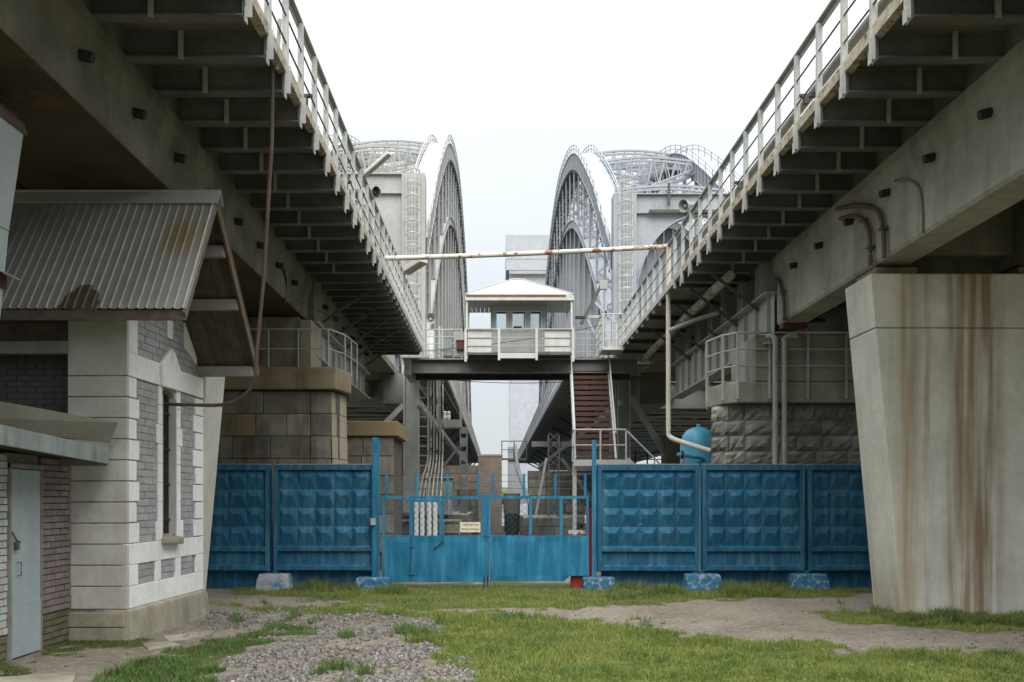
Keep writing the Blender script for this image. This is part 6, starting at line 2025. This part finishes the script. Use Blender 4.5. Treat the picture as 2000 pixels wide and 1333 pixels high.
MB().tube([(SX + 0.02, 11.5, 1.30), (SX + 0.05, 11.36, 1.33), (SX + 0.04, 11.28, 1.42)], 0.012, 6).build("hasp", 'verge', dr)
MB().box(SX + 0.02, SX + 0.06, 11.36, 11.42, 1.22, 1.31).build("padlock", 'dark_steel', dr, bevel=0.006)
# eave fascia, pale soffit and the sheet flashing over it
EXA = -4.84
mb = MB()
mb.loft([(EXA, 8.2, 2.37), (EXA + 0.04, 8.2, 2.37), (EXA + 0.04, 8.2, 2.56), (EXA, 8.2, 2.56)], [(EXA, 12.7, 2.22), (EXA + 0.04, 12.7, 2.22), (EXA + 0.04, 12.7, 2.42), (EXA, 12.7, 2.42)])
mb.build("fascia", 'fascia', shed, bevel=0.006)
MB().box(EXA - 0.6, EXA + 0.02, 12.66, 12.70, 2.2, 2.40).build("fascia_return", 'fascia', shed)
mb = MB()
mb.loft([(-9, 8.2, 2.52), (EXA, 8.2, 2.40), (EXA, 8.2, 2.43), (-9, 8.2, 2.55)], [(-9, 12.7, 2.42), (EXA, 12.7, 2.27), (EXA, 12.7, 2.30), (-9, 12.7, 2.45)])
mb.build("soffit", 'timber', shed)
# roof sheet, tilted so that its turned-up face shows above the fascia
A0, A1 = Vector((-5.45, 11.2, 2.82)), Vector((-4.72, 12.62, 2.71))
mb = MB()
mb.add([(-6.10, 10.0, 2.62), (-4.78, 12.68, 2.48), (-4.66, 12.62, 2.73), (-6.05, 9.9, 2.96), (-6.12, 10.02, 2.62), (-4.80, 12.70, 2.48), (-4.68, 12.64, 2.73), (-6.07, 9.92, 2.96)],
       [(0, 1, 2, 3), (7, 6, 5, 4), (0, 4, 5, 1), (1, 5, 6, 2), (2, 6, 7, 3), (3, 7, 4, 0)])
mb.build("flashing", 'flashing', shed)
mb = MB()
mb.add([(-6.5, 9.6, 2.57), (-5.02, 11.4, 2.44), (-5.0, 11.4, 2.455), (-6.5, 9.6, 2.75), (-6.6, 9.7, 2.57), (-5.12, 11.5, 2.44), (-5.1, 11.5, 2.455), (-6.6, 9.7, 2.75)],
       [(0, 1, 2, 3), (7, 6, 5, 4), (0, 4, 5, 1), (1, 5, 6, 2), (2, 6, 7, 3), (3, 7, 4, 0)])
mb.build("pale_board", 'board_pale', shed)
mb = MB()
mb.add([(-9, 8.2, 2.7), (-4.9, 8.2, 2.47), (-4.9, 12.7, 2.33), (-9, 12.7, 2.56), (-9, 8.2, 2.72), (-4.9, 8.2, 2.49), (-4.9, 12.7, 2.35), (-9, 12.7, 2.58)],
       [(0, 1, 2, 3), (7, 6, 5, 4), (0, 4, 5, 1), (1, 5, 6, 2), (2, 6, 7, 3), (3, 7, 4, 0)])
mb.build("roof_sheet", 'flashing', shed)

# ================================================================== PALE VENT STACK AT THE LEFT EDGE
vsx = thing("vent_stack", "pale sheet clad tapered stack with a rusty brown cowl at the left edge", "vent stack", (-5.0, 9.5, 0))
mb = MB()
mb.loft([(-5.9, 9.5, 0.0), (-5.40, 9.5, 0.0), (-5.40, 10.4, 0.0), (-5.9, 10.4, 0.0)], [(-5.9, 9.5, 4.50), (-4.95, 9.5, 4.50), (-4.95, 10.4, 4.50), (-5.9, 10.4, 4.50)])
mb.build("shaft", 'stack', vsx)
mb = MB()
mb.loft([(-5.9, 9.5, 4.51), (-4.948, 9.5, 4.51), (-4.948, 10.4, 4.51), (-5.9, 10.4, 4.51)], [(-5.9, 9.5, 5.5), (-4.80, 9.5, 5.5), (-4.80, 10.4, 5.5), (-5.9, 10.4, 5.5)])
mb.build("shaft", 'stack', vsx)
cw_ = MB()
pr = [(-4.78, 5.49), (-4.93, 5.49), (-4.96, 5.60), (-5.07, 5.74), (-5.3, 5.80), (-5.3, 5.86), (-5.03, 5.84), (-4.89, 5.70), (-4.81, 5.60)]
cw_.prism(pr, 'y', 9.45, 10.45)
cw_.build("cowl", 'pipe_brown', vsx)
sk = MB()
sk.loft([(-4.86, 9.45, 4.02), (-4.86, 10.45, 4.02), (-4.86, 10.45, 4.03), (-4.86, 9.45, 4.03)], [(-5.3, 9.45, 4.18), (-5.3, 10.45, 4.18), (-5.3, 10.45, 4.19), (-5.3, 9.45, 4.19)])
sk.build("skirt_sheet", 'grey_steel', vsx)
MB().box(-5.40, -4.97, 9.5, 10.4, 3.92, 4.05).build("skirt_board", 'red_brown', vsx)
